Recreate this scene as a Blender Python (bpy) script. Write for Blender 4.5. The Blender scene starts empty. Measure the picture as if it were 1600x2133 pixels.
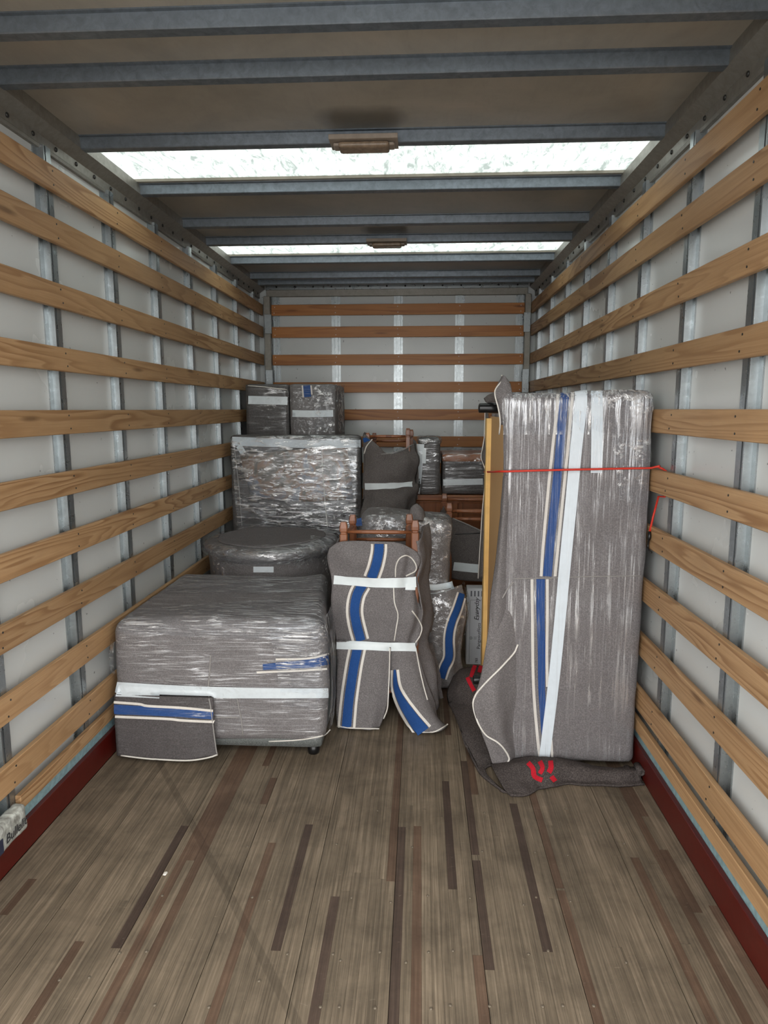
import bpy, bmesh, math, random
from mathutils import Vector, Matrix, noise
from mathutils.bvhtree import BVHTree

random.seed(7)
scene = bpy.context.scene
COL = scene.collection

# ------------------------------------------------------------------ camera
F_PX, YAW, PITCH, ROLL = 1439.98, 0.0522203, 0.1476702, -0.0012896
CAM = Vector((1.4261, 0.0, 1.59566))
W = 2.40                                  # clear width between the wall slats
fwd = Vector((-math.sin(YAW) * math.cos(PITCH), math.cos(YAW) * math.cos(PITCH), -math.sin(PITCH)))
rgt = Vector((math.cos(YAW), math.sin(YAW), 0))
upv = rgt.cross(fwd)
RGT = math.cos(ROLL) * rgt + math.sin(ROLL) * upv
UPV = -math.sin(ROLL) * rgt + math.cos(ROLL) * upv
cd = bpy.data.cameras.new('camera')
cam = bpy.data.objects.new('camera', cd)
COL.objects.link(cam)
m = Matrix((RGT, UPV, -fwd)).transposed().to_4x4()
m.translation = CAM
cam.matrix_world = m
cd.sensor_fit = 'HORIZONTAL'
cd.sensor_width = 36.0
cd.lens = 36.0 * F_PX / 1600.0
cd.clip_start = 0.05
scene.camera = cam

# ------------------------------------------------------------------ world, exposure
wd = bpy.data.worlds.new('overcast')
scene.world = wd
wd.use_nodes = True
bg = wd.node_tree.nodes['Background']
bg.inputs['Color'].default_value = (1.0, 0.995, 0.98, 1)
bg.inputs['Strength'].default_value = 2.15
vs = scene.view_settings
vs.view_transform = 'Standard'
vs.look = 'None'
vs.exposure = 0.95
vs.gamma = 1.0
vs.use_curve_mapping = False
scene.cycles.use_denoising = True
scene.cycles.max_bounces = 10
scene.cycles.diffuse_bounces = 6
scene.cycles.glossy_bounces = 4
scene.cycles.transparent_max_bounces = 12
scene.cycles.sample_clamp_indirect = 8.0

# ------------------------------------------------------------------ helpers
def ray(x, y):
    return (fwd * F_PX + RGT * (x - 800) - UPV * (y - 1066.5)).normalized()

def at(x, y, Y):
    d = ray(x, y)
    return CAM + d * ((Y - CAM.y) / d.y)

def onx(x, y, X):
    d = ray(x, y)
    return CAM + d * ((X - CAM.x) / d.x)

def onz(x, y, Z):
    d = ray(x, y)
    return CAM + d * ((Z - CAM.z) / d.z)

def link(name, me, mat=None, parent=None, smooth=False):
    o = bpy.data.objects.new(name, me)
    COL.objects.link(o)
    if mat is not None and not me.materials:
        me.materials.append(mat)
    if parent is not None:
        o.parent = parent
    if smooth:
        for p in me.polygons:
            p.use_smooth = True
    return o

def from_data(name, vs_, fs_, mat=None, parent=None, smooth=False):
    me = bpy.data.meshes.new(name)
    me.from_pydata([tuple(v) for v in vs_], [], fs_)
    me.validate()
    me.update()
    return link(name, me, mat, parent, smooth)

def tag(o, label, cat, group=None, kind=None):
    o['label'] = label
    o['category'] = cat
    if group:
        o['group'] = group
    if kind:
        o['kind'] = kind
    return o

def empty(name, loc, label, cat, group=None):
    o = bpy.data.objects.new(name, None)
    COL.objects.link(o)
    o.empty_display_size = 0.1
    o['at'] = [round(c, 3) for c in loc]
    return tag(o, label, cat, group)

BOXF = [(0, 1, 3, 2), (4, 6, 7, 5), (0, 4, 5, 1), (2, 3, 7, 6), (0, 2, 6, 4), (1, 5, 7, 3)]

def box_data(x0, x1, y0, y1, z0, z1):
    return [(x, y, z) for x in (x0, x1) for y in (y0, y1) for z in (z0, z1)]

def box(name, x0, x1, y0, y1, z0, z1, mat=None, parent=None, bevel=0.0):
    bm = bmesh.new()
    v = [bm.verts.new(c) for c in box_data(x0, x1, y0, y1, z0, z1)]
    for f in BOXF:
        bm.faces.new([v[i] for i in f])
    bmesh.ops.recalc_face_normals(bm, faces=bm.faces)
    if bevel:
        bmesh.ops.bevel(bm, geom=list(bm.edges), offset=bevel, segments=1, affect='EDGES', profile=0.5)
    me = bpy.data.meshes.new(name)
    bm.to_mesh(me)
    bm.free()
    return link(name, me, mat, parent)

def prism_along(name, prof, axis, a0, a1, mat=None, parent=None):
    """closed profile of (p,q) extruded along an axis: 'x' -> p=y,q=z ; 'y' -> p=x,q=z ; 'z' -> p=x,q=y"""
    n = len(prof)
    def P(p, q, a):
        return {'x': (a, p, q), 'y': (p, a, q), 'z': (p, q, a)}[axis]
    v = [P(p, q, a0) for p, q in prof] + [P(p, q, a1) for p, q in prof]
    f = [(i, (i + 1) % n, n + (i + 1) % n, n + i) for i in range(n)]
    f += [tuple(range(n))[::-1], tuple(range(n, 2 * n))]
    bm = bmesh.new()
    bv = [bm.verts.new(c) for c in v]
    for q in f:
        bm.faces.new([bv[i] for i in q])
    bmesh.ops.recalc_face_normals(bm, faces=bm.faces)
    me = bpy.data.meshes.new(name)
    bm.to_mesh(me)
    bm.free()
    return link(name, me, mat, parent)

def fnoise(p, f, seed=0.0):
    return noise.noise(Vector((p[0] * f + seed, p[1] * f - seed * 1.7, p[2] * f + seed * .6)))

def softbox(name, x0, x1, y0, y1, z0, z1, r, mat, parent=None, seg=0.03, amp=0.004, freq=6.0, seed=0.0, warp=None):
    """rounded, slightly lumpy box made of one closed surface"""
    nx, ny, nz = [max(3, int(round((b - a) / seg))) for a, b in ((x0, x1), (y0, y1), (z0, z1))]
    bm = bmesh.new()
    cache = {}
    lo, hi = Vector((x0, y0, z0)), Vector((x1, y1, z1))
    rr = min(r, (x1 - x0) / 2.01, (y1 - y0) / 2.01, (z1 - z0) / 2.01)
    def vert(i, j, k):
        key = (i, j, k)
        if key in cache:
            return cache[key]
        p = Vector((x0 + (x1 - x0) * i / nx, y0 + (y1 - y0) * j / ny, z0 + (z1 - z0) * k / nz))
        c = Vector([min(max(p[a], lo[a] + rr), hi[a] - rr) for a in range(3)])
        d = p - c
        if d.length > 1e-9:
            nrm = d.normalized()
            p = c + nrm * rr
        else:
            nrm = Vector((0, 0, 1))
        if amp:
            p = p + nrm * amp * (fnoise(p, freq, seed) + .5 * fnoise(p, freq * 2.3, seed + 5))
        if warp:
            p = Vector(warp(p))
        cache[key] = bm.verts.new(p)
        return cache[key]
    def quad(a, b, c, d):
        bm.faces.new((vert(*a), vert(*b), vert(*c), vert(*d)))
    for i in range(nx):
        for j in range(ny):
            quad((i, j, 0), (i, j + 1, 0), (i + 1, j + 1, 0), (i + 1, j, 0))
            quad((i, j, nz), (i + 1, j, nz), (i + 1, j + 1, nz), (i, j + 1, nz))
    for i in range(nx):
        for k in range(nz):
            quad((i, 0, k), (i + 1, 0, k), (i + 1, 0, k + 1), (i, 0, k + 1))
            quad((i, ny, k), (i, ny, k + 1), (i + 1, ny, k + 1), (i + 1, ny, k))
    for j in range(ny):
        for k in range(nz):
            quad((0, j, k), (0, j, k + 1), (0, j + 1, k + 1), (0, j + 1, k))
            quad((nx, j, k), (nx, j + 1, k), (nx, j + 1, k + 1), (nx, j, k + 1))
    bmesh.ops.recalc_face_normals(bm, faces=bm.faces)
    me = bpy.data.meshes.new(name)
    bm.to_mesh(me)
    bm.free()
    return link(name, me, mat, parent, True)

def cr(p0, p1, p2, p3, t):
    return 0.5 * ((2 * p1) + (p2 - p0) * t + (2 * p0 - 5 * p1 + 4 * p2 - p3) * t * t + (3 * p1 - p0 - 3 * p2 + p3) * t ** 3)

def spline(pts, n):
    """n+1 points along a Catmull-Rom curve through pts (Vectors)"""
    m_ = len(pts) - 1
    out = []
    for i in range(n + 1):
        s = i / n * m_
        k = min(int(s), m_ - 1)
        t = s - k
        g = lambda a: pts[min(max(a, 0), m_)]
        p0 = g(k - 1) if k > 0 else 2 * pts[0] - pts[1]
        p3 = g(k + 2) if k + 2 <= m_ else 2 * pts[m_] - pts[m_ - 1]
        out.append(cr(p0, pts[k], pts[k + 1], p3, t))
    return out

def cloth(name, rows, mat, parent=None, nu=24, nv=32, thick=0.006, amp=0.004, freq=7.0, seed=0.0, fold=None, raw=False):
    """a sheet of cloth with thickness through a grid of control points (pixel, pixel, depth) or 3-D points"""
    ctrl = [[Vector(c) if raw else at(*c) for c in row] for row in rows]
    R = [spline(row, nu) for row in ctrl]
    cols = [spline([R[a][u] for a in range(len(R))], nv) for u in range(nu + 1)]
    G = [[cols[u][v] for u in range(nu + 1)] for v in range(nv + 1)]
    def nrm(v, u):
        a = G[v][min(u + 1, nu)] - G[v][max(u - 1, 0)]
        b = G[min(v + 1, nv)][u] - G[max(v - 1, 0)][u]
        n = a.cross(b)
        n = n.normalized() if n.length > 1e-9 else Vector((0, -1, 0))
        return n if n.dot(CAM - G[v][u]) > 0 else -n
    N = [[nrm(v, u) for u in range(nu + 1)] for v in range(nv + 1)]
    front, back = [], []
    for v in range(nv + 1):
        for u in range(nu + 1):
            p, n = G[v][u], N[v][u]
            d = amp * (fnoise(p, freq, seed) + .6 * fnoise(p, freq * 2.4, seed + 3))
            if fold:
                d += fold(u / nu, v / nv)
            a, b = p + n * d, p + n * (d - thick)
            a.z, b.z = max(a.z, thick + .002), max(b.z, .001)      # cloth lies on the floor, never through it
            front.append(a)
            back.append(b)
    w = nu + 1
    nn = len(front)
    fs = []
    for v in range(nv):
        for u in range(nu):
            a = v * w + u
            fs.append((a, a + 1, a + w + 1, a + w))
            fs.append((nn + a, nn + a + w, nn + a + w + 1, nn + a + 1))
    for u in range(nu):
        fs.append((u, nn + u, nn + u + 1, u + 1))
        a = nv * w + u
        fs.append((a, a + 1, nn + a + 1, nn + a))
    for v in range(nv):
        a = v * w
        fs.append((a, a + w, nn + a + w, nn + a))
        a = v * w + nu
        fs.append((a, nn + a, nn + a + w, a + w))
    bm = bmesh.new()
    bv = [bm.verts.new(c) for c in front + back]
    for q in fs:
        try:
            bm.faces.new([bv[i] for i in q])
        except ValueError:
            pass
    bmesh.ops.recalc_face_normals(bm, faces=bm.faces)
    me = bpy.data.meshes.new(name)
    bm.to_mesh(me)
    bm.free()
    return link(name, me, mat, parent, True)

def bvh_of(*objs):
    vs_, ps_ = [], []
    for o in objs:
        b = len(vs_)
        vs_ += [v.co.copy() for v in o.data.vertices]
        ps_ += [[b + i for i in p.vertices] for p in o.data.polygons]
    return BVHTree.FromPolygons(vs_, ps_)

def cast(bvh, x, y):
    d = ray(x, y)
    loc, n, _, _ = bvh.ray_cast(CAM, d)
    if loc is None:
        return None
    return loc, (n if n.dot(d) < 0 else -n)

def path2(pts, step=7.0):
    v = [Vector((a, b, 0)) for a, b in pts]
    L = sum((v[i + 1] - v[i]).length for i in range(len(v) - 1))
    return spline(v, max(2, int(L / step))) if len(v) > 2 else [v[0].lerp(v[1], i / max(2, int(L / step))) for i in range(max(2, int(L / step)) + 1)]

def ribbon(name, bvh, pts, hw, mat, parent, off=0.003, nw=2, step=7.0):
    """a flat strip (tape, woven stripe) laid on a surface along a path"""
    P = path2(pts, step)
    n = len(P)
    rows, lastY = [], None
    for i, p in enumerate(P):
        t = (P[min(i + 1, n - 1)] - P[max(i - 1, 0)])
        t.normalize()
        q = Vector((-t.y, t.x, 0))
        h = hw if not isinstance(hw, (tuple, list)) else hw[0] + (hw[1] - hw[0]) * i / (n - 1)
        row = []
        for k in range(nw + 1):
            c = p + q * h * (2 * k / nw - 1)
            r = cast(bvh, c.x, c.y)
            if r and (lastY is None or abs(r[0].y - lastY) < 0.25):
                lastY = r[0].y
                row.append(r[0] + r[1] * off)
            else:
                row.append(None if lastY is None else at(c.x, c.y, lastY - off))
        rows.append(row)
    good = [c for r in rows for c in r if c is not None]
    if not good:
        return None
    rows = [[c if c is not None else good[0] for c in r] for r in rows]
    vs_ = [c for r in rows for c in r]
    w = nw + 1
    fs_ = [(i * w + k, i * w + k + 1, (i + 1) * w + k + 1, (i + 1) * w + k) for i in range(n - 1) for k in range(nw)]
    return from_data(name, vs_, fs_, mat, parent, True)

def tube(name, P, r, mat, parent=None, sides=6):
    n = len(P)
    vs_, fs_ = [], []
    prev = None
    for i, p in enumerate(P):
        t = P[min(i + 1, n - 1)] - P[max(i - 1, 0)]
        t.normalize()
        a = prev if prev is not None else (Vector((0, 0, 1)) if abs(t.z) < .9 else Vector((1, 0, 0)))
        a = a - t * a.dot(t)
        a.normalize()
        prev = a
        b = t.cross(a)
        rad = r[i] if isinstance(r, list) else r
        for k in range(sides):
            th = 2 * math.pi * k / sides
            vs_.append(p + (a * math.cos(th) + b * math.sin(th)) * rad)
    for i in range(n - 1):
        for k in range(sides):
            fs_.append((i * sides + k, i * sides + (k + 1) % sides, (i + 1) * sides + (k + 1) % sides, (i + 1) * sides + k))
    fs_.append(tuple(range(sides))[::-1])
    fs_.append(tuple((n - 1) * sides + k for k in range(sides)))
    return from_data(name, vs_, fs_, mat, parent, True)

def piping(name, bvh, pts, r, mat, parent, step=7.0):
    out, lastY = [], None
    for p in path2(pts, step):
        h = cast(bvh, p.x, p.y)
        if h and (lastY is None or abs(h[0].y - lastY) < 0.25):
            lastY = h[0].y
            out.append(h[0] + h[1] * r * .6)
        elif lastY is not None:
            out.append(at(p.x, p.y, lastY))
    return tube(name, out, r, mat, parent) if len(out) > 2 else None

def lathe(name, prof, c, axis, mat, parent=None, seg=24, smooth=True):
    """profile (radius, distance) turned about an axis through c"""
    ax = Vector(axis).normalized()
    a = ax.cross(Vector((0, 0, 1)) if abs(ax.z) < .9 else Vector((1, 0, 0))).normalized()
    b = ax.cross(a)
    vs_, fs_ = [], []
    for r, d in prof:
        for k in range(seg):
            th = 2 * math.pi * k / seg
            vs_.append(Vector(c) + ax * d + (a * math.cos(th) + b * math.sin(th)) * r)
    for i in range(len(prof) - 1):
        for k in range(seg):
            fs_.append((i * seg + k, i * seg + (k + 1) % seg, (i + 1) * seg + (k + 1) % seg, (i + 1) * seg + k))
    fs_.append(tuple(range(seg))[::-1])
    fs_.append(tuple((len(prof) - 1) * seg + k for k in range(seg)))
    return from_data(name, vs_, fs_, mat, parent, smooth)

# ------------------------------------------------------------------ materials
def srgb(r, g, b):
    f = lambda c: (c / 255) / 12.92 if c / 255 <= 0.04045 else (((c / 255) + 0.055) / 1.055) ** 2.4
    return (f(r), f(g), f(b), 1)

class NT:
    def __init__(s, name):
        s.m = bpy.data.materials.new(name)
        s.m.use_nodes = True
        s.t = s.m.node_tree
        s.t.nodes.clear()
        s.out = s.n('ShaderNodeOutputMaterial')
    def n(s, typ, **kw):
        nd = s.t.nodes.new(typ)
        for k, v in kw.items():
            setattr(nd, k, v)
        return nd
    def l(s, a, b):
        s.t.links.new(a, b)
    def val(s, sock, v):
        if hasattr(v, 'is_linked') or isinstance(v, bpy.types.NodeSocket):
            s.l(v, sock)
        else:
            sock.default_value = v
    def coord(s, scale=(1, 1, 1), kind='Object', rand=0.0, rot=(0, 0, 0)):
        tc = s.n('ShaderNodeTexCoord')
        mp = s.n('ShaderNodeMapping')
        mp.inputs['Scale'].default_value = scale
        mp.inputs['Rotation'].default_value = rot
        s.l(tc.outputs[kind], mp.inputs['Vector'])
        if rand:
            oi = s.n('ShaderNodeObjectInfo')
            k = s.n('ShaderNodeMath', operation='MULTIPLY')
            s.l(oi.outputs['Random'], k.inputs[0])
            k.inputs[1].default_value = rand
            s.l(k.outputs[0], mp.inputs['Location'])
        return mp.outputs['Vector']
    def noise(s, vec, scale=5, detail=2, rough=.5, dist=0.0):
        nz = s.n('ShaderNodeTexNoise')
        s.l(vec, nz.inputs['Vector'])
        for k, v in (('Scale', scale), ('Detail', detail), ('Roughness', rough), ('Distortion', dist)):
            nz.inputs[k].default_value = v
        return nz.outputs['Fac']
    def ramp(s, fac, stops, interp='LINEAR'):
        r = s.n('ShaderNodeValToRGB')
        r.color_ramp.interpolation = interp
        e = r.color_ramp.elements
        while len(e) < len(stops):
            e.new(0.5)
        for el, (p, c) in zip(e, stops):
            el.position = p
            el.color = c if len(c) == 4 else (*c, 1)
        s.l(fac, r.inputs['Fac'])
        return r.outputs['Color']
    def math(s, op, a, b=0.0, clamp=False):
        k = s.n('ShaderNodeMath', operation=op)
        k.use_clamp = clamp
        s.val(k.inputs[0], a)
        s.val(k.inputs[1], b)
        return k.outputs[0]
    def rng(s, v, a, b, c=0.0, d=1.0):
        k = s.n('ShaderNodeMapRange')
        s.l(v, k.inputs['Value'])
        for i, x in enumerate((a, b, c, d)):
            k.inputs[i + 1].default_value = x
        return k.outputs[0]
    def mix(s, fac, a, b, mode='MIX'):
        k = s.n('ShaderNodeMix', data_type='RGBA', blend_type=mode)
        s.val(k.inputs[0], fac)
        s.val(k.inputs[6], a)
        s.val(k.inputs[7], b)
        return k.outputs[2]
    def bump(s, h, strength=.3, dist=.01):
        b = s.n('ShaderNodeBump')
        s.l(h, b.inputs['Height'])
        b.inputs['Strength'].default_value = strength
        b.inputs['Distance'].default_value = dist
        return b.outputs['Normal']
    def bsdf(s, color, rough=.5, metal=0.0, normal=None, spec=.5, **kw):
        b = s.n('ShaderNodeBsdfPrincipled')
        s.val(b.inputs['Base Color'], color)
        s.val(b.inputs['Roughness'], rough)
        s.val(b.inputs['Metallic'], metal)
        b.inputs['Specular IOR Level'].default_value = spec
        if normal is not None:
            s.l(normal, b.inputs['Normal'])
        for k, v in kw.items():
            s.val(b.inputs[k], v)
        return b
    def done(s, sh):
        s.l(sh, s.out.inputs['Surface'])
        return s.m

def simple(name, col, rough=.5, metal=0.0, spec=.5, nscale=0, namp=.1, bump=0):
    k = NT(name)
    c = col
    nrm = None
    if nscale:
        v = k.coord(rand=9)
        f = k.noise(v, nscale, 4, .6)
        d = tuple(x * (1 - namp) for x in col[:3]) + (1,)
        b = tuple(min(1, x * (1 + namp)) for x in col[:3]) + (1,)
        c = k.ramp(f, [(.3, d), (.7, b)])
        if bump:
            nrm = k.bump(f, bump, .004)
    return k.done(k.bsdf(c, rough, metal, nrm, spec).outputs[0])

STREAK = {'v': (85, 85, 2.6), 'h': (6, 50, 95), 'd': (8, 30, 34), 'm': (24, 34, 34)}

def film_over(k, base, streak, amount, rot=(0, 0, 0), topz=None):
    """stretch film lying tight on a surface: a glossy, slightly milky skin whose wrinkles run one way"""
    v = k.coord(STREAK[streak], rot=rot)
    s1 = k.noise(v, 1.0, 4, .62, .35)
    big = k.noise(k.coord((3.4, 3.4, 3.4)), 1.0, 3, .6)
    patch = k.rng(big, .42, .60, .10, 1.0)
    if topz:
        tc = k.n('ShaderNodeTexCoord')
        sx = k.n('ShaderNodeSeparateXYZ')
        k.l(tc.outputs['Object'], sx.inputs[0])
        patch = k.math('MAXIMUM', patch, k.rng(sx.outputs[2], topz[0], topz[1]))
    s2 = s1
    if topz:
        s2 = k.math('ADD', s1, k.rng(sx.outputs[2], topz[0], topz[1], 0, .055))
    wr = k.rng(s2, .53, .63)
    fac = k.math('MULTIPLY', k.math('MULTIPLY', wr, patch), amount)
    fine = k.noise(k.coord(tuple(c * (2.1 if c > 10 else .5) for c in STREAK[streak])), 1.0, 3, .6, .2)
    fac = k.math('ADD', fac, k.math('MULTIPLY', k.rng(fine, .50, .68), .24 * amount))
    fac = k.math('ADD', fac, .04 * min(1, amount * 2))
    nb = k.bump(s1, .38, .02)
    g = k.n('ShaderNodeBsdfGlossy')
    g.inputs['Roughness'].default_value = .2
    g.inputs['Color'].default_value = (.97, .98, 1, 1)
    k.l(nb, g.inputs['Normal'])
    df = k.n('ShaderNodeBsdfDiffuse')
    df.inputs['Color'].default_value = (.80, .81, .83, 1)
    k.l(nb, df.inputs['Normal'])
    gw = k.n('ShaderNodeBsdfGlossy')                     # steep little creases
    gw.inputs['Roughness'].default_value = .25
    gw.inputs['Color'].default_value = (.97, .98, 1, 1)
    k.l(k.bump(fine, 1.0, .03), gw.inputs['Normal'])
    gg = k.n('ShaderNodeMixShader')
    gg.inputs[0].default_value = .45
    k.l(g.outputs[0], gg.inputs[1])
    k.l(gw.outputs[0], gg.inputs[2])
    gm = k.n('ShaderNodeMixShader')
    gm.inputs[0].default_value = .25
    k.l(gg.outputs[0], gm.inputs[1])
    k.l(df.outputs[0], gm.inputs[2])
    mx = k.n('ShaderNodeMixShader')
    k.l(fac, mx.inputs[0])
    k.l(base, mx.inputs[1])
    k.l(gm.outputs[0], mx.inputs[2])
    return mx.outputs[0]

def felt(name, col, film=None, amount=.6, fleck=.36, rot=(0, 0, 0), topz=None):
    k = NT(name)
    v = k.coord()
    f1 = k.noise(v, 210, 4, .7)
    f2 = k.noise(v, 14, 3, .6)
    d = tuple(c * (1 - fleck * .75) for c in col[:3]) + (1,)
    b = tuple(min(1, c * (1 + fleck * 1.2)) for c in col[:3]) + (1,)
    c = k.ramp(f1, [(.38, d), (.52, col), (.66, b)])
    c = k.mix(k.rng(f2, .3, .7, .0, .22), c, tuple(x * .72 for x in col[:3]) + (1,))
    big = k.bump(k.noise(v, 17, 3, .5), .3, .02)
    nb = k.n('ShaderNodeBump')
    k.l(f1, nb.inputs['Height'])
    k.l(big, nb.inputs['Normal'])
    nb.inputs['Strength'].default_value = .35
    nb.inputs['Distance'].default_value = .002
    sh = k.bsdf(c, .95, 0, nb.outputs[0], .1).outputs[0]
    if film:
        sh = film_over(k, sh, film, amount, rot, topz)
    return k.done(sh)

def plain(name, col, rough=.5, film=None, amount=.5, nscale=60, namp=.08):
    k = NT(name)
    f = k.noise(k.coord(), nscale, 3, .6)
    d = tuple(x * (1 - namp) for x in col[:3]) + (1,)
    b = tuple(min(1, x * (1 + namp)) for x in col[:3]) + (1,)
    sh = k.bsdf(k.ramp(f, [(.3, d), (.7, b)]), rough, 0, k.bump(f, .15, .002), .4).outputs[0]
    if film:
        sh = film_over(k, sh, film, amount)
    return k.done(sh)

def wood(name, axis, light, mid, dark, rings=16.0, rough=.55, spec=.35, contrast=.8):
    """flat-sawn softwood: contour lines of a stretched noise, plus fibres and a few knots"""
    k = NT(name)
    a, c = .42, 6.5
    sc = {'x': (a, c, c), 'y': (c, a, c), 'z': (c, c, a)}[axis]
    v = k.coord(sc, rand=37)
    nz = k.noise(v, 1.0, 3.0, .42, .25)
    lines = k.math('FRACT', k.math('MULTIPLY', nz, rings))
    fs = {'x': (4, 300, 300), 'y': (300, 4, 300), 'z': (300, 300, 4)}[axis]
    fib = k.noise(k.coord(fs, rand=11), 1.0, 3, .65)
    col = k.ramp(lines, [(0, light), (.5, mid), (.80, dark), (.90, dark), (1, light)])
    soft = k.noise(k.coord({'x': (.8, 3, 3), 'y': (3, .8, 3), 'z': (3, 3, .8)}[axis], rand=19), 1.0, 2, .5)
    col = k.mix(k.rng(soft, .38, .62, 1 - contrast, 1 - contrast * .3), col, mid)
    col = k.mix(k.rng(fib, .35, .75, 0, .38), col, dark)
    kn = k.n('ShaderNodeTexVoronoi')
    ks = {'x': (1.3, 3, 8), 'y': (3, 1.3, 8), 'z': (8, 3, 1.3)}[axis]
    k.l(k.coord(ks, rand=23), kn.inputs['Vector'])
    kn.inputs['Scale'].default_value = 1.0
    kf = k.rng(kn.outputs['Distance'], .04, .11, .8, 0)
    col = k.mix(kf, col, tuple(x * .5 for x in dark[:3]) + (1,))
    oi = k.n('ShaderNodeObjectInfo')
    hs = k.n('ShaderNodeHueSaturation')
    k.l(col, hs.inputs['Color'])
    k.l(k.rng(oi.outputs['Random'], 0, 1, .88, 1.1), hs.inputs['Value'])
    dirt = k.noise(k.coord((2, 2, 6), rand=5), 1.5, 4, .65)
    col = k.mix(k.rng(dirt, .42, .8, 0, .4), hs.outputs['Color'], tuple(x * .62 for x in mid[:3]) + (1,))
    return k.done(k.bsdf(col, rough, 0, k.bump(fib, .15, .002), spec).outputs[0])

def galvanised(name, col, rough=.38, metal=.75, mottle=.16):
    k = NT(name)
    v = k.coord(rand=13)
    f = k.noise(v, 34, 4, .65, .6)
    g = k.noise(k.coord((1.3, 1.3, 1.3), rand=5), 2.2, 4, .6)
    d = tuple(x * (1 - mottle) for x in col[:3]) + (1,)
    b = tuple(min(1, x * (1 + mottle)) for x in col[:3]) + (1,)
    c = k.ramp(f, [(.32, d), (.5, col), (.7, b)])
    c = k.mix(k.rng(g, .45, .72, 0, .5), c, d)
    return k.done(k.bsdf(c, k.rng(f, .3, .7, rough + .06, rough - .05), metal, k.bump(f, .04, .002)).outputs[0])

M = {}
M['blanket'] = felt('grey_felt', srgb(118, 114, 114))
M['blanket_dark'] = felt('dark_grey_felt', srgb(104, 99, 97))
M['blanket_brown'] = felt('charcoal_felt', srgb(80, 74, 72), fleck=.6)
M['blanket_h'] = felt('grey_felt_under_film', srgb(116, 112, 112), 'h', .8)
M['blanket_flap'] = felt('dark_felt_under_film', srgb(88, 84, 84), 'h', .10)
M['blanket_v'] = felt('grey_felt_under_upright_film', srgb(115, 111, 112), 'v', .8, topz=(1.40, 1.62))
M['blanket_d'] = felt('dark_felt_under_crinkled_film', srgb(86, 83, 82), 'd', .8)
M['blanket_m'] = felt('grey_felt_under_crinkled_film', srgb(114, 110, 109), 'm', .9)
M['sofa_fabric'] = felt('sofa_fabric', srgb(112, 116, 114), 'h', .08)
M['blue'] = felt('blue_wool', srgb(44, 80, 138), fleck=.12)
M['blue_film'] = felt('blue_wool_under_film', srgb(40, 76, 134), 'h', .4, fleck=.12)
M['blue_film_v'] = felt('blue_wool_under_upright_film', srgb(40, 74, 132), 'v', .35, fleck=.12)
M['white_wool'] = felt('white_wool', srgb(225, 220, 212), fleck=.05)
M['white_wool_v'] = felt('white_wool_under_film', srgb(214, 210, 204), 'v', .3, fleck=.05)
M['red'] = felt('red_wool', srgb(190, 38, 52), fleck=.15)
M['tape'] = plain('white_tape', srgb(226, 234, 236), .32, None, .3, 30, .03)
M['tape_film'] = plain('white_tape_under_film', srgb(214, 222, 226), .35, 'm', .25, 30, .04)
M['tape_v'] = plain('white_tape_under_upright_film', srgb(216, 226, 234), .35, 'v', .22, 30, .03)
M['piping'] = simple('white_binding', srgb(222, 218, 210), .8)
M['seam'] = simple('grey_seam_binding', srgb(150, 147, 144), .8)
M['black'] = simple('black_plastic', srgb(20, 20, 21), .28)
M['red_cord'] = simple('red_elastic_cord', srgb(205, 52, 34), .5)
M['carton'] = simple('white_carton', srgb(242, 244, 248), .6, nscale=8, namp=.03)
M['ink'] = simple('black_ink', srgb(40, 40, 46), .7)
M['ink_grey'] = simple('grey_ink', srgb(120, 124, 132), .7)
M['hardboard'] = simple('brown_hardboard', srgb(210, 170, 120), .75, nscale=200, namp=.1)
M['pine'] = wood('pale_pine', 'z', srgb(250, 218, 150), srgb(244, 204, 130), srgb(222, 170, 96), 6)
M['slat_y'] = wood('slat_pine', 'y', srgb(194, 160, 120), srgb(180, 144, 104), srgb(136, 98, 64))
M['slat_x'] = wood('varnished_slat', 'x', srgb(196, 138, 80), srgb(184, 122, 66), srgb(136, 80, 42), 9, .4, .35, .7)
M['chair_wood'] = wood('brown_chair_wood', 'z', srgb(160, 104, 70), srgb(144, 90, 58), srgb(104, 60, 38), 6, .3, .5)
M['chest_wood'] = wood('brown_chest_wood', 'x', srgb(176, 116, 70), srgb(160, 98, 58), srgb(120, 68, 38), 8, .35, .5)
M['steel'] = galvanised('galvanised_steel', srgb(160, 166, 168), .30, .85, .10)
M['beam_steel'] = galvanised('dull_galvanised_beam', srgb(116, 124, 132), .40, .6, .2)
M['alu'] = galvanised('aluminium_rail', srgb(140, 136, 128), .42, .5, .12)
M['bolt'] = simple('dark_bolt', srgb(60, 60, 58), .4, .6)
M['red_board'] = simple('red_coated_plywood', srgb(84, 20, 14), .36, nscale=30, namp=.12)
M['ledge'] = simple('chipped_teal_rail', srgb(150, 184, 190), .45, .2, nscale=45, namp=.22)
M['lamp_grey'] = simple('aged_lamp_housing', srgb(142, 130, 118), .45, nscale=25, namp=.15)
M['lens'] = simple('dusty_brown_lens', srgb(130, 112, 94), .25, nscale=40, namp=.25)
M['screw'] = simple('worn_screw_head', srgb(112, 102, 88), .5, .3)
M['crumb'] = simple('pale_crumb', srgb(220, 216, 208), .8)
M['asphalt'] = simple('pale_concrete', srgb(150, 150, 148), .9, nscale=3, namp=.1)

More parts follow.
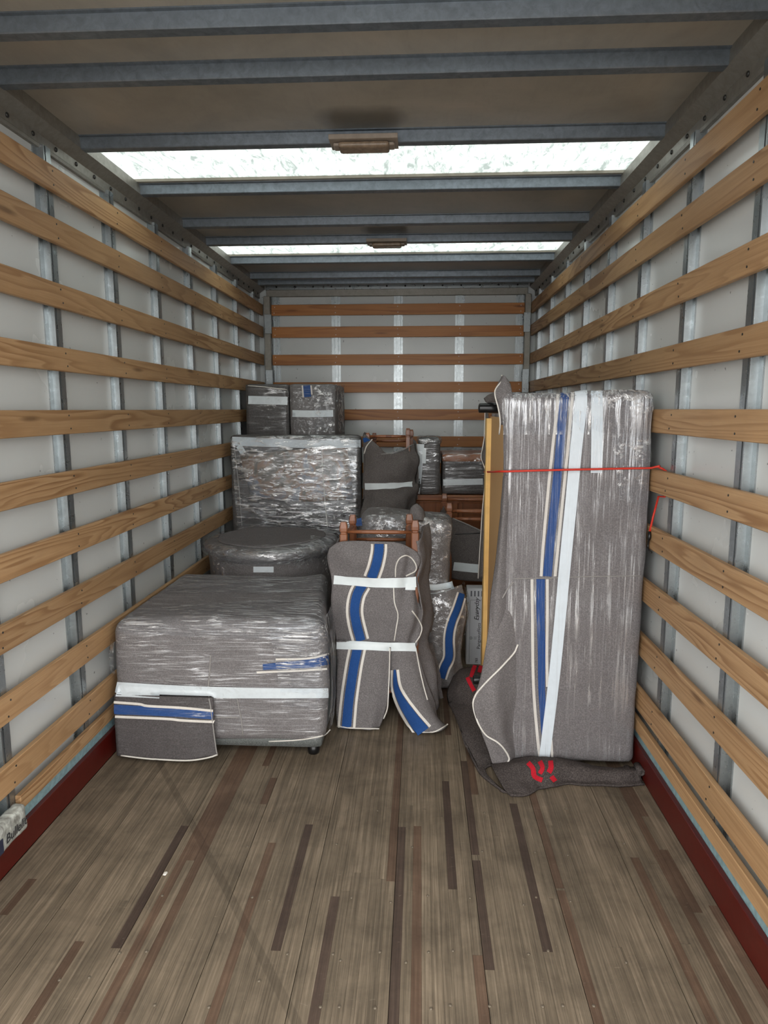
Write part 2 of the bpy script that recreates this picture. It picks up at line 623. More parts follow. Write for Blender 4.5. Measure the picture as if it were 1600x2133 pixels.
# glossy plastic-faced wall panels
k = NT('white_wall_panel')
v = k.coord()
f = k.noise(v, 55, 3, .6)
g = k.noise(k.coord((1, 1, 1)), 1.6, 4, .6)
sp = k.noise(v, 38, 2, .5)
c = k.mix(k.rng(g, .35, .75, 0, .3), srgb(208, 212, 211), srgb(192, 196, 195))
c = k.mix(k.rng(sp, .735, .76, 0, .7), c, srgb(90, 92, 92))
M['panel'] = k.done(k.bsdf(c, k.rng(g, .3, .7, .16, .3), 0, k.bump(f, .05, .002), .5).outputs[0])

# dull beige ceiling board, with soot and damp marks
k = NT('grey_beige_ceiling_board')
g = k.noise(k.coord((1, 1, 1)), 2.3, 5, .65, .5)
h = k.noise(k.coord((14, 3, 3)), 3, 4, .7)
c = k.ramp(g, [(.3, srgb(136, 130, 119)), (.55, srgb(154, 147, 134)), (.75, srgb(166, 156, 142))])
c = k.mix(k.rng(h, .5, .8, 0, .3), c, srgb(126, 118, 107))
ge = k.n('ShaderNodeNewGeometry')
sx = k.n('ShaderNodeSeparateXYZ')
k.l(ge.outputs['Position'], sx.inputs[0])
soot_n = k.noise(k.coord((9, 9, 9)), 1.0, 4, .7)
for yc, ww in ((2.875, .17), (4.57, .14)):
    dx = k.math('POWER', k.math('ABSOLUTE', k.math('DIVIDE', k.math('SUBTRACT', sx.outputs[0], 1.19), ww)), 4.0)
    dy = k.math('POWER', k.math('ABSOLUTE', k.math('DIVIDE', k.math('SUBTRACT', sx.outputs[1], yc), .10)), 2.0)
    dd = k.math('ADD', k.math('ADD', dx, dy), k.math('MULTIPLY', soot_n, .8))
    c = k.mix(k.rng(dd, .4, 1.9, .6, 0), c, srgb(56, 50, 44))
M['ceiling'] = k.done(k.bsdf(c, .33, 0, None, .5).outputs[0])

# translucent fibreglass skylight
k = NT('translucent_fibreglass')
f = k.noise(k.coord((16, 4, 4)), 1.6, 6, .75, .8)
c = k.ramp(f, [(.38, (.17, .20, .19, 1)), (.5, (.36, .40, .385, 1)), (.64, (.54, .585, .565, 1))])
tr = k.n('ShaderNodeBsdfTranslucent')
k.l(c, tr.inputs['Color'])
df = k.n('ShaderNodeBsdfDiffuse')
df.inputs['Color'].default_value = (.75, .78, .76, 1)
mx = k.n('ShaderNodeMixShader')
mx.inputs[0].default_value = .2
k.l(tr.outputs[0], mx.inputs[1])
k.l(df.outputs[0], mx.inputs[2])
M['skylight'] = k.done(mx.outputs[0])

# loose stretch film
def loose_film(name, streak, amount, patchy=False, milk=.35):
    k = NT(name)
    v = k.coord(STREAK[streak])
    s1 = k.noise(v, 1.2, 4, .65, .5)
    fac = k.math('MULTIPLY', k.rng(s1, .50, .62), amount)
    if patchy:
        fac = k.math('MULTIPLY', fac, k.rng(k.noise(k.coord((9, 9, 9)), 1.0, 3, .6), .40, .58))
    fac = k.math('ADD', fac, .015 if patchy else .06)
    g = k.n('ShaderNodeBsdfGlossy')
    g.inputs['Roughness'].default_value = .14
    k.l(k.bump(s1, .6, .02), g.inputs['Normal'])
    df = k.n('ShaderNodeBsdfDiffuse')
    df.inputs['Color'].default_value = (.84, .85, .87, 1)
    gm = k.n('ShaderNodeMixShader')
    gm.inputs[0].default_value = milk
    k.l(g.outputs[0], gm.inputs[1])
    k.l(df.outputs[0], gm.inputs[2])
    tr = k.n('ShaderNodeBsdfTransparent')
    tr.inputs['Color'].default_value = (.97, .98, .99, 1)
    mx = k.n('ShaderNodeMixShader')
    k.l(fac, mx.inputs[0])
    k.l(tr.outputs[0], mx.inputs[1])
    k.l(gm.outputs[0], mx.inputs[2])
    return k.done(mx.outputs[0])
M['film_crease_h'] = loose_film('creased_film_across', 'h', .9, True)
M['film_crease_v'] = loose_film('creased_film_upright', 'v', .85, True)
M['film_crease_m'] = loose_film('crinkled_film', 'm', .9, True)

def film_on(bvh, quad, mat, parent, nu=26, nv=14, off=.006):
    """a piece of film stretched over a surface, given by its four corners as seen in the picture"""
    rows, lastY = [], None
    for a in range(nv + 1):
        row = []
        for b in range(nu + 1):
            t, q = b / nu, a / nv
            x = (quad[0][0] * (1 - t) + quad[1][0] * t) * (1 - q) + (quad[3][0] * (1 - t) + quad[2][0] * t) * q
            y = (quad[0][1] * (1 - t) + quad[1][1] * t) * (1 - q) + (quad[3][1] * (1 - t) + quad[2][1] * t) * q
            h = cast(bvh, x, y)
            row.append(h[0] + h[1] * (off + .004 * fnoise(h[0], 16, 3)) if h else None)
        rows.append(row)
    w = nu + 1
    idx, vs_, fs_ = {}, [], []
    for a in range(nv + 1):
        for b in range(nu + 1):
            if rows[a][b] is not None:
                idx[(a, b)] = len(vs_)
                vs_.append(rows[a][b])
    for a in range(nv):
        for b in range(nu):
            q = [(a, b), (a, b + 1), (a + 1, b + 1), (a + 1, b)]
            if all(c in idx for c in q) and max((vs_[idx[q[0]]] - vs_[idx[c]]).length for c in q) < .25:
                fs_.append([idx[c] for c in q])
    # keep the one connected sheet
    par = list(range(len(vs_)))
    def root(a):
        while par[a] != a:
            par[a] = par[par[a]]
            a = par[a]
        return a
    for f_ in fs_:
        for c in f_[1:]:
            par[root(c)] = root(f_[0])
    cnt = {}
    for f_ in fs_:
        cnt[root(f_[0])] = cnt.get(root(f_[0]), 0) + 1
    if not cnt:
        return None
    top = max(cnt, key=cnt.get)
    fs_ = [f_ for f_ in fs_ if root(f_[0]) == top]
    used = sorted({c for f_ in fs_ for c in f_})
    ren = {c: i for i, c in enumerate(used)}
    return from_data('stretch_film', [vs_[c] for c in used], [[ren[c] for c in f_] for f_ in fs_], mat, parent, True)

M['film_h'] = loose_film('stretch_film_across', 'h', .6)
M['film_v'] = loose_film('stretch_film_upright', 'v', .6)
M['film_d'] = loose_film('stretch_film_crinkled', 'd', .55, False, .08)

# worn hardwood floor strips; the tape mark has its own place on the floor
def floor_mat(name, c0, c1, c2):
    k = NT(name)
    v = k.coord((150, 3.0, 1), rand=41)
    fib = k.noise(v, 1.0, 3, .7)
    blot = k.noise(k.coord((1, 1, 1)), 5.0, 5, .65, .3)
    col = k.ramp(fib, [(.25, c0), (.5, c1), (.75, c2)])
    oi = k.n('ShaderNodeObjectInfo')
    hs = k.n('ShaderNodeHueSaturation')
    k.l(col, hs.inputs['Color'])
    k.l(k.rng(oi.outputs['Random'], 0, 1, .80, 1.1), hs.inputs['Value'])
    col = k.mix(k.rng(blot, .4, .72, 0, .55), hs.outputs['Color'], tuple(x * .5 for x in c0[:3]) + (1,))
    scr = k.noise(k.coord((9, 34, 1), rot=(0, 0, .5)), 2.0, 3, .8, 2.0)
    col = k.mix(k.rng(scr, .66, .74, 0, .3), col, srgb(168, 156, 138))
    # diagonal tape residue
    a, b = onz(345, 1612, 0), onz(560, 2020, 0)
    d = (b - a)
    d.z = 0
    d.normalize()
    ge = k.n('ShaderNodeNewGeometry')
    sx = k.n('ShaderNodeSeparateXYZ')
    k.l(ge.outputs['Position'], sx.inputs[0])
    ax_ = k.math('MULTIPLY', k.math('SUBTRACT', sx.outputs[0], a.x), -d.y)
    ay_ = k.math('MULTIPLY', k.math('SUBTRACT', sx.outputs[1], a.y), d.x)
    dist = k.math('ABSOLUTE', k.math('ADD', ax_, ay_))
    lm = k.rng(dist, .012, .016, .35, 0)
    col = k.mix(lm, col, tuple(x * .55 for x in c0[:3]) + (1,))
    return k.done(k.bsdf(col, k.rng(blot, .3, .7, .5, .7), 0, k.bump(fib, .12, .002), .35).outputs[0])
M['plank'] = floor_mat('worn_hardwood', srgb(88, 78, 65), srgb(122, 109, 92), srgb(154, 139, 119))
M['plank_dark'] = floor_mat('dark_hardwood', srgb(66, 54, 48), srgb(82, 68, 59), srgb(98, 83, 72))
M['plank_red'] = floor_mat('reddish_hardwood', srgb(84, 66, 54), srgb(102, 82, 67), srgb(120, 99, 82))
M['under'] = simple('dark_subfloor', srgb(34, 29, 25), .9)

# ------------------------------------------------------------------ the truck box
Y0, Y1 = 0.75, 6.44          # open rear, panel of the end wall
ZC = 2.715
floor = box('floor', -.06, W + .06, Y0, Y1 + .05, -.05, -.012, M['under'])
tag(floor, 'worn brown hardwood strip floor of the moving truck', 'floor', kind='structure')

STRIP = .03
dark = {}
def darkstrip(p0, p1, mat):
    a, b = onz(p0[0], p0[1], 0), onz(p1[0], p1[1], 0)
    i = int(((a.x + b.x) / 2) / STRIP)
    dark.setdefault(i, []).append((min(a.y, b.y), max(a.y, b.y), mat))
for p0, p1, mm in (((385, 1720), (245, 1975), 'plank_dark'), ((647, 1717), (570, 1980), 'plank_dark'), ((559, 1755), (425, 2180), 'plank_red'),
                   ((700, 1867), (650, 2180), 'plank_dark'), ((831, 1722), (812, 2190), 'plank_dark'), ((925, 1627), (936, 1852), 'plank_dark'),
                   ((965, 1585), (981, 1780), 'plank_dark'), ((987, 1792), (1012, 2020), 'plank_dark'), ((1078, 1674), (1150, 1983), 'plank_dark'),
                   ((1169, 1855), (1250, 2190), 'plank_red'), ((1131, 1686), (1165, 1850), 'plank_red'), ((1300, 1600), (1330, 1700), 'plank_red'),
                   ((60, 1830), (0, 1905), 'plank_red'), ((160, 1960), (60, 2133), 'plank_red'), ((570, 1620), (545, 1675), 'plank_red'),
                   ((1010, 1990), (1015, 2180), 'plank_red'), ((1385, 1770), (1440, 1900), 'plank_red')):
    darkstrip(p0, p1, mm)
nstrip = int(W / STRIP)
for i in range(nstrip):
    xa, xb = i * STRIP + .0002, (i + 1) * STRIP - .0002
    if i % 9 == 0:
        xa += .0015
    cuts = []
    cur = Y0
    segs = sorted(dark.get(i, []))
    spans = []
    for a, b, mm in segs:
        a = max(a, cur)
        if a > cur + .01:
            spans.append((cur, a, None))
        spans.append((a, b, mm))
        cur = b
    spans.append((cur, Y1, None))
    for a, b, mm in spans:
        if mm:
            cuts.append((a, b, mm))
            continue
        y = a
        while y < b - .001:
            ln = random.uniform(1.1, 3.0)
            e = b if y + ln > b - .5 else y + ln
            cuts.append((y, e, random.choices(['plank', 'plank_red'], [9, 1])[0]))
            y = e
    for a, b, mm in cuts:
        dz = random.uniform(-.0006, 0)
        box('plank', xa, xb, a + .0003, b - .0003, -.0115, dz, M[mm], floor)
dome = None
for py, xs in ((1690, (590, 790, 880, 1010, 1175)), (1778, (1010, 1110, 1180)), (1868, (340, 520, 735, 893, 985, 1112)), (1880, (555, 817, 1085, 1190)), (1985, (250, 300, 595, 690, 790, 895, 940, 1105, 1145)),
               (2000, (715, 848, 1300)), (2098, (325, 440, 665, 710, 780, 895, 936, 1016, 1130, 1170, 1240)), (1760, (520, 700, 860, 1300)), (2040, (120, 180, 540))):
    for px_ in xs:
        c = onz(px_ + random.uniform(-6, 6), py + random.uniform(-5, 5), 0)
        if dome is None:
            dome = lathe('screw_head', [(.0052, 0), (.0048, .002), (.003, .0032), (.0008, .0034)], (0, 0, -.0005), (0, 0, 1), M['screw'], floor, 8)
            dome.location = (c.x, c.y, 0)
        else:
            o = dome.copy()
            COL.objects.link(o)
            o.parent = floor
            o.location = (c.x, c.y, 0)

ground = box('ground', -14, 16, -16, 18, -1.25, -1.2, M['asphalt'])
tag(ground, 'pale concrete ground under the truck', 'ground', kind='structure')

SLZ = [(2.53, 2.435), (2.335, 2.24), (2.088, 1.994), (1.841, 1.747), (1.594, 1.497), (1.347, 1.251), (1.103, 1.007), (.861, .764), (.613, .516), (.367, .268), (.222, .166)]
STUDS = [.535 + .56 * i for i in range(1, 11)]
# hat-section stud, local: s along the wall, d out from the panel
D = .030  # stands proud of the panel
SP = [(-.056, 0), (-.056, .005), (-.028, .005), (-.026, D), (-.018, D), (-.018, D - .02), (-.009, D - .02), (-.009, D), (.026, D), (.028, .005), (.056, .005), (.056, 0)]

def nails(name, pts, ax, mat, parent):
    bm = bmesh.new()
    for p in pts:
        mt = Matrix.Translation(p) @ Vector((0, 0, 1)).rotation_difference(ax).to_matrix().to_4x4()
        bmesh.ops.create_cone(bm, cap_ends=True, segments=7, radius1=.0042, radius2=.0035, depth=.002, matrix=mt)
    me = bpy.data.meshes.new(name)
    bm.to_mesh(me)
    bm.free()
    o = link(name, me, mat, parent)
    o['kind'] = 'stuff'
    return o

for side, sgn in (('left', -1), ('right', 1)):
    X = 0.0 if sgn < 0 else W
    pan = X + sgn * .052
    wall = box('wall_' + side, min(pan, pan + sgn * .03), max(pan, pan + sgn * .03), Y0, Y1 + .03, -.05, ZC + .03, M['panel'])
    tag(wall, 'white panelled %s side wall of the truck with pine slats' % side, 'wall', kind='structure')
    first = None
    for y in STUDS:
        if y < Y0 + .1 or y > Y1 - .2:
            continue
        if first is None:
            first = prism_along('wall_stud', [(pan - sgn * d, s * sgn if False else s) for s, d in SP], 'z', .02, 2.60, M['steel'], wall)
            first.location = (0, y, 0)
        else:
            o = first.copy()
            COL.objects.link(o)
            o.parent = wall
            o.location = (0, y, 0)
    for i, (zt, zb) in enumerate(SLZ):
        y_end = Y1 - .06
        ys = 2.235 if (i == 10 and sgn < 0) else Y0
        sl = box('slat', min(X, X + sgn * .022), max(X, X + sgn * .022), ys, y_end, zb, zt, M['slat_y'], wall, .0025)
        pts = []
        if i < 10:
            for y in STUDS:
                if 1.6 < y < y_end:
                    pts += [Vector((X - sgn * .0005, y + random.uniform(-.012, .012), zt - .022)), Vector((X - sgn * .0005, y + random.uniform(-.012, .012), zb + .022))]
            nails('nail_heads', pts, Vector((1, 0, 0)), M['bolt'], sl)
    # red kick board and the chipped rail above it
    kb = box('baseboard_' + side, min(X, X + sgn * .02), max(X, X + sgn * .02), Y0, Y1 - .05, 0.0, .113, M['red_board'], None, .0015)
    tag(kb, 'dark red kick board along the %s wall' % side, 'kick board', kind='structure')
    ld = box('trim_1' if sgn < 0 else 'trim_2', min(X + sgn * .0205, X + sgn * .051), max(X + sgn * .0205, X + sgn * .051), Y0, Y1 - .05, .0, .150, M['ledge'], None, .002)
    tag(ld, 'chipped pale teal metal rail above the %s red board' % side, 'rail', kind='structure')
    # corner rail under the roof
    prof = [(X + sgn * .0515, 2.588), (X + sgn * .036, 2.588), (X + sgn * .034, 2.600), (X + sgn * .036, 2.603), (X + sgn * .034, 2.636), (X + sgn * .028, 2.640), (X - sgn * .012, 2.668), (X - sgn * .012, ZC), (X + sgn * .0515, ZC)]
    rl = prism_along('trim_3' if sgn < 0 else 'trim_4', prof, 'y', Y0, Y1 - .02, M['alu'])
    tag(rl, 'riveted aluminium rail where the %s wall meets the roof' % side, 'rail', kind='structure')
    bolt = None
    for q in range(30):
        y = 1.55 + q * .165
        if y > Y1 - .1:
            break
        if bolt is None:
            bolt = lathe('bolt', [(.009, 0), (.009, .003), (.006, .006), (.001, .0065)], (X + sgn * .035, 0, 2.622), (-sgn, 0, 0), M['bolt'], rl, 10)
            bolt.location = (0, y, 0)
        else:
            o = bolt.copy()
            COL.objects.link(o)
            o.parent = rl
            o.location = (0, y, 0)

# end wall
wb = box('wall_back', -.06, W + .06, Y1, Y1 + .03, -.05, ZC + .03, M['panel'])
tag(wb, 'white end wall of the truck with varnished horizontal slats', 'wall', kind='structure')
first = None
for x in (.10, .655, 1.222, 1.775, 2.315):
    if first is None:
        first = prism_along('wall_stud', [(s, Y1 - d) for s, d in [(a * .72, b * .65) for a, b in SP]], 'z', .02, 2.60, M['steel'], wb)
        first.location = (x, 0, 0)
    else:
        o = first.copy()
        COL.objects.link(o)
        o.parent = wb
        o.location = (x, 0, 0)
for i, (zt, zb) in enumerate(SLZ[:10]):
    sl = box('slat', .072, W - .055, Y1 - .040, Y1 - .0198, zb, zt, M['slat_x'], wb, .002)
    nails('nail_heads', [Vector((x + random.uniform(-.006, .006), Y1 - .0405, z)) for x in (.10, .655, 1.222, 1.775, 2.315) for z in (zt - .022, zb + .022)], Vector((0, 1, 0)), M['crumb'], sl)
hr = box('trim_5', .03, W - .03, Y1 - .045, Y1, 2.60, ZC, M['alu'], None, .003)
tag(hr, 'bolted aluminium header rail at the top of the end wall', 'rail', kind='structure')
box('rail_lip', .03, W - .03, Y1 - .065, Y1 - .045, 2.655, 2.70, M['steel'], hr, .002)
bolt = None
for q in range(14):
    x = .13 + q * .165
    if bolt is None:
        bolt = lathe('bolt', [(.008, 0), (.008, .003), (.001, .006)], (0, Y1 - .065, 2.68), (0, -1, 0), M['bolt'], hr, 10)
        bolt.location = (x, 0, 0)
    else:
        o = bolt.copy()
        COL.objects.link(o)
        o.parent = hr
        o.location = (x, 0, 0)
for n_, xa, xb in (('trim_6', .012, .07), ('trim_7', W - .055, W - .003)):
    cp = box(n_, xa, xb, Y1 - .085, Y1 - .03, 0, 2.60, M['alu'], None, .003)
    tag(cp, 'aluminium corner post left of the end wall' if xa < 1 else 'aluminium corner post right of the end wall', 'post', kind='structure')
    for za, zb in ((2.27, 2.44), (1.74, 1.95)):
        box('sleeve', xa + (0.004 if xa < 1 else -.012), xb + (.012 if xa < 1 else -.004), Y1 - .095, Y1 - .086, za, zb, M['steel'], cp, .002)

# roof: boards, skylights, cross beams
BY = [1.50, 2.155, 2.457, 3.035, 3.655, 4.285, 4.735, 5.335, 5.93, 6.21]    # far lower edge of each beam
sky = [(BY[3] - .04, BY[4] - .085), (BY[6] - .04, BY[7] - .075)]
ceil = box('ceiling', -.06, W + .06, Y0, sky[0][0], ZC, ZC + .03, M['ceiling'])
tag(ceil, 'grey beige boarded truck roof with steel cross beams and skylights', 'ceiling', kind='structure')
box('roof_board', -.06, W + .06, sky[0][1], sky[1][0], ZC, ZC + .03, M['ceiling'], ceil)
box('roof_board', -.06, W + .06, sky[1][1], Y1 + .03, ZC, ZC + .03, M['ceiling'], ceil)
for a, b in sky:
    s_ = from_data('skylight_panel', [(-.06, a, ZC + .012), (W + .06, a, ZC + .012), (W + .06, b, ZC + .012), (-.06, b, ZC + .012)], [(0, 1, 2, 3)], M['skylight'], ceil)
    s_['label'] = 'translucent white skylight panel'
for y1 in BY:
    y0 = y1 - .05
    prof = [(y0 - .012, ZC), (y0 - .012, ZC - .004), (y0, ZC - .006), (y0 + .003, ZC - .047), (y0 + .006, ZC - .050), (y1 - .003, ZC - .050), (y1, ZC - .047), (y1, ZC)]
    bmn = prism_along('roof_beam', prof, 'x', .012, W - .012, M['beam_steel'], ceil)
    for xa, sg in ((.0125, 1), (W - .0125, -1)):
        pass

# ------------------------------------------------------------------ roof lamps
def roof_lamp(px0, px1, py0, py1, beam, label):
    y = beam - .03
    xa, xb = at(px0, py1, y).x, at(px1, py1, y).x
    t = empty('roof_lamp', ((xa + xb) / 2, y, ZC - .05), label, 'lamp', 'roof lamps')
    box('mounting_plate', xa, xb, y - .085, y + .035, ZC - .058, ZC - .051, M['lamp_grey'], t, .0015)
    box('back_flange', xa, xb, y - .088, y - .085, ZC - .058, ZC - .040, M['lamp_grey'], t, .001)
    softbox('lens', xa + .035, xb - .035, y - .07, y + .02, ZC - .082, ZC - .0585, .011, M['lens'], t, .012, 0)
    for s in (xa + .03, xb - .03):
        softbox('end_cap', s - .016, s + .016, y - .055, y + .01, ZC - .072, ZC - .0585, .006, M['lamp_grey'], t, .008, 0)
    return t
roof_lamp(690, 830, 270, 298, BY[3], 'grey brown roof lamp above the nearer skylight')
roof_lamp(765, 848, 492, 508, BY[6], 'grey brown roof lamp above the farther skylight')

# ------------------------------------------------------------------ wrapped sofa, front left
A = empty('wrapped_armchair', (.5, 3.4, 0), 'low bulky seat wrapped in grey blanket and film on black feet', 'wrapped seat')
def warpA(p):
    x, y, z = p
    t = min(max((z - .35) / .3, 0), 1)
    fr = min(1, max(0, (3.6 - y) / .6))
    y2 = y + .03 * max(0, (x - .1)) * fr + .012 * t * fr
    z2 = z + .022 * (x - .1) * t + .012 * math.sin(5 * x + 2 * y) * t
    x2 = x + (.018 * math.sin((z - .05) * 5) if x > .8 else 0)
    if x > .6:
        x2 -= .11 * (y - 2.95) / .93 * (x - .6) / .4
    return (x2, y2, z2)
bodyA = softbox('blanket', .035, 1.0, 2.935, 3.88, .075, .645, .055, M['blanket_h'], A, .022, .006, 5.0, 1.0, warpA)
base = softbox('upholstery', .06, .985, 2.975, 3.85, .045, .18, .02, M['sofa_fabric'], A, .04, .002, 5, 2.0)
for x, y in ((.935, 3.03), (.12, 3.06), (.12, 3.78), (.93, 3.78)):
    lathe('foot', [(.026, 0), (.028, .012), (.030, .05)], (x, y, 0), (0, 0, 1), M['black'], A, 16)
fl = cloth('blanket_flap', [[(238, 1446, 2.915), (300, 1449, 2.905), (380, 1452, 2.905), (444, 1453, 2.92)],
                            [(238, 1490, 2.91), (300, 1495, 2.895), (380, 1498, 2.895), (446, 1500, 2.915)],
                            [(241, 1535, 2.905), (300, 1540, 2.885), (380, 1545, 2.885), (449, 1545, 2.91)],
                            [(243, 1574, 2.905), (310, 1580, 2.885), (390, 1584, 2.885), (452, 1574, 2.905)]], M['blanket_flap'], A, 28, 20, .007, .003)
fl['label'] = 'darker grey blanket flap with a blue stripe'
bv = bvh_of(bodyA, fl, base)
ribbon('tape', bv, [(234, 1432), (330, 1437), (440, 1441), (560, 1443), (682, 1443)], (13, 10), M['tape_film'], A, .006, 3)
ribbon('tape', bv, [(236, 1437), (334, 1442)], 12, M['tape_film'], A, .008, 2)
ribbon('blue_stripe', bv, [(238, 1477), (300, 1480), (370, 1484), (444, 1490)], (10, 8), M['blue_film'], A, .004)
ribbon('white_stripe', bv, [(238, 1462), (290, 1466), (310, 1470), (380, 1474), (444, 1480)], 2.6, M['white_wool'], A, .0045)
ribbon('white_stripe', bv, [(238, 1492), (262, 1493), (350, 1497), (380, 1500), (446, 1503)], 2.6, M['white_wool'], A, .0045)
ribbon('blue_stripe', bv, [(548, 1389), (600, 1385), (650, 1381), (684, 1374)], (6, 10), M['blue_film'], A, .004)
ribbon('white_stripe', bv, [(575, 1373), (640, 1371), (684, 1362)], 2, M['white_wool'], A, .0045)
ribbon('white_stripe', bv, [(535, 1400), (610, 1397), (680, 1393)], 2, M['white_wool'], A, .0045)
piping('seam', bv, [(439, 1364), (437, 1400), (434, 1440), (440, 1480), (446, 1530), (452, 1572)], .0032, M['seam'], A)
piping('seam', bv, [(491, 1430), (495, 1460), (503, 1500), (506, 1532)], .003, M['seam'], A)
piping('seam', bv, [(447, 1494), (497, 1494)], .003, M['seam'], A)
piping('piping', bv, [(243, 1572), (300, 1579), (350, 1583), (394, 1584), (430, 1579), (452, 1572)], .0038, M['piping'], A)
piping('piping', bv, [(560, 1544), (620, 1541), (672, 1532), (688, 1520)], .003, M['piping'], A)
cloth('stretch_film', [[(674, 1285, 3.02), (684, 1275, 3.12), (690, 1262, 3.25)], [(686, 1345, 2.99), (696, 1340, 3.12), (698, 1320, 3.25)], [(690, 1430, 2.99), (698, 1430, 3.12), (700, 1410, 3.25)],
                       [(686, 1520, 3.0), (694, 1505, 3.12), (696, 1480, 3.25)]], M['film_v'], A, 10, 22, .0006, .004, 9)
cloth('stretch_film', [[(238, 1335, 2.925), (232, 1333, 2.94), (231, 1330, 2.955)], [(236, 1355, 2.92), (227, 1355, 2.935), (230, 1352, 2.955)], [(236, 1385, 2.92), (228, 1383, 2.935), (231, 1380, 2.955)],
                       [(240, 1405, 2.925), (234, 1403, 2.94), (234, 1400, 2.955)]], M['film_d'], A, 8, 12, .0006, .003, 20)

bvA = bvh_of(bodyA)
film_on(bvA, [(372, 1199), (694, 1197), (696, 1235), (340, 1238)], M['film_crease_h'], A)
film_on(bvA, [(250, 1272), (696, 1240), (694, 1338), (235, 1318)], M['film_crease_h'], A, 40, 16)
film_on(bvA, [(560, 1300), (690, 1290), (688, 1480), (590, 1470)], M['film_crease_h'], A)

# ------------------------------------------------------------------ round table top behind it
B = empty('wrapped_round_table', (.48, 4.35, 0), 'round drum-shaped piece wrapped in grey blanket and clear film', 'wrapped table')
prof = [(.36, .0), (.385, .02), (.39, .40), (.40, .62), (.408, .69), (.425, .715), (.432, .735), (.428, .752), (.41, .766), (.38, .774), (.34, .778), (.2, .780), (.02, .780)]
rb = lathe('blanket', prof, (.475, 4.36, 0), (0, 0, 1), M['blanket_m'], B, 72)
for v_ in rb.data.vertices:
    v_.co += Vector((1, 1, .4)) * .006 * fnoise(v_.co, 6, 4) + Vector((0, 0, .012 * fnoise(v_.co, 4, 9)))
tp = lathe('blanket_top', [(.02, .782), (.30, .784), (.335, .786), (.343, .783), (.343, .777), (.02, .776)], (.475, 4.36, 0), (0, 0, 1), M['blanket'], B, 64)
for v_ in tp.data.vertices:
    v_.co += Vector((.5, .5, .4)) * .006 * fnoise(v_.co, 6, 4) + Vector((0, 0, .012 * fnoise(v_.co, 4, 9) + .003))
sk = lathe('stretch_film', [(.345, .792), (.40, .785), (.440, .762), (.447, .735), (.432, .705), (.415, .69)], (.475, 4.36, 0), (0, 0, 1), M['film_d'], B, 72)
bm = bmesh.new()
bm.from_mesh(sk.data)
bmesh.ops.delete(bm, geom=[f_ for f_ in bm.faces if len(f_.verts) > 4], context='FACES')
bm.to_mesh(sk.data)
bm.free()
for v_ in sk.data.vertices:
    v_.co += Vector((1, 1, 1)) * .008 * fnoise(v_.co, 11, 2)
bvB = bvh_of(rb)
film_on(bvB, [(648, 1118), (696, 1122), (694, 1178), (640, 1168)], M['film_crease_m'], B, 16, 16, .012)
film_on(bvB, [(440, 1148), (640, 1150), (640, 1176), (450, 1176)], M['film_crease_h'], B, 40, 10, .012)
ribbon('tape', bvh_of(rb), [(528, 1186), (570, 1186)], 6, M['tape_film'], B, .003)

# ------------------------------------------------------------------ wrapped picture behind the round table
Cc = empty('wrapped_picture', (.5, 5.0, 0), 'tall flat framed picture wrapped in film behind the round piece', 'wrapped picture')
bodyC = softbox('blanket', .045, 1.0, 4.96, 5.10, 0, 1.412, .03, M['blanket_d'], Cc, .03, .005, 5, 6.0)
k = NT('muted_picture')
f = k.noise(k.coord((1, 1, 1)), 5.5, 4, .6, .8)
c = k.ramp(f, [(.28, srgb(62, 60, 58)), (.42, srgb(112, 104, 94)), (.5, srgb(150, 116, 92)), (.58, srgb(128, 134, 146)), (.72, srgb(96, 88, 80))])
M['picture'] = k.done(film_over(k, k.bsdf(c, .4).outputs[0], 'd', .5))
pic = cloth('picture', [[(500, 948, 4.955), (560, 942, 4.95), (640, 935, 4.95), (722, 930, 4.955)], [(508, 985, 4.955), (560, 985, 4.948), (640, 985, 4.948), (730, 980, 4.955)],
                        [(522, 1030, 4.955), (560, 1040, 4.95), (640, 1045, 4.95), (735, 1040, 4.955)]], M['picture'], Cc, 16, 12, .004, .001)
pic['label'] = 'muted red and blue picture surface'
bv = bvh_of(bodyC, pic)
ribbon('tape', bv, [(478, 919), (560, 922), (660, 925), (750, 924)], (9, 8), M['tape_film'], Cc, .006)
ribbon('tape', bv, [(498, 928), (508, 944)], 6, M['tape'], Cc, .01)
piping('seam', bv, [(488, 932), (494, 980), (500, 1040), (504, 1095)], .0035, M['seam'], Cc)
piping('seam', bv, [(670, 925), (672, 980), (677, 1040), (682, 1098)], .0035, M['piping'], Cc)
cloth('stretch_film', [[(480, 912, 4.94), (560, 908, 4.935), (660, 908, 4.935), (748, 912, 4.94)], [(484, 980, 4.93), (560, 980, 4.915), (660, 980, 4.915), (748, 980, 4.93)],
                       [(490, 1050, 4.93), (560, 1050, 4.915), (660, 1050, 4.915), (746, 1050, 4.93)], [(494, 1110, 4.94), (560, 1110, 4.93), (660, 1110, 4.93), (745, 1110, 4.94)]], M['film_d'], Cc, 36, 30, .0006, .006, 9, 3.0)

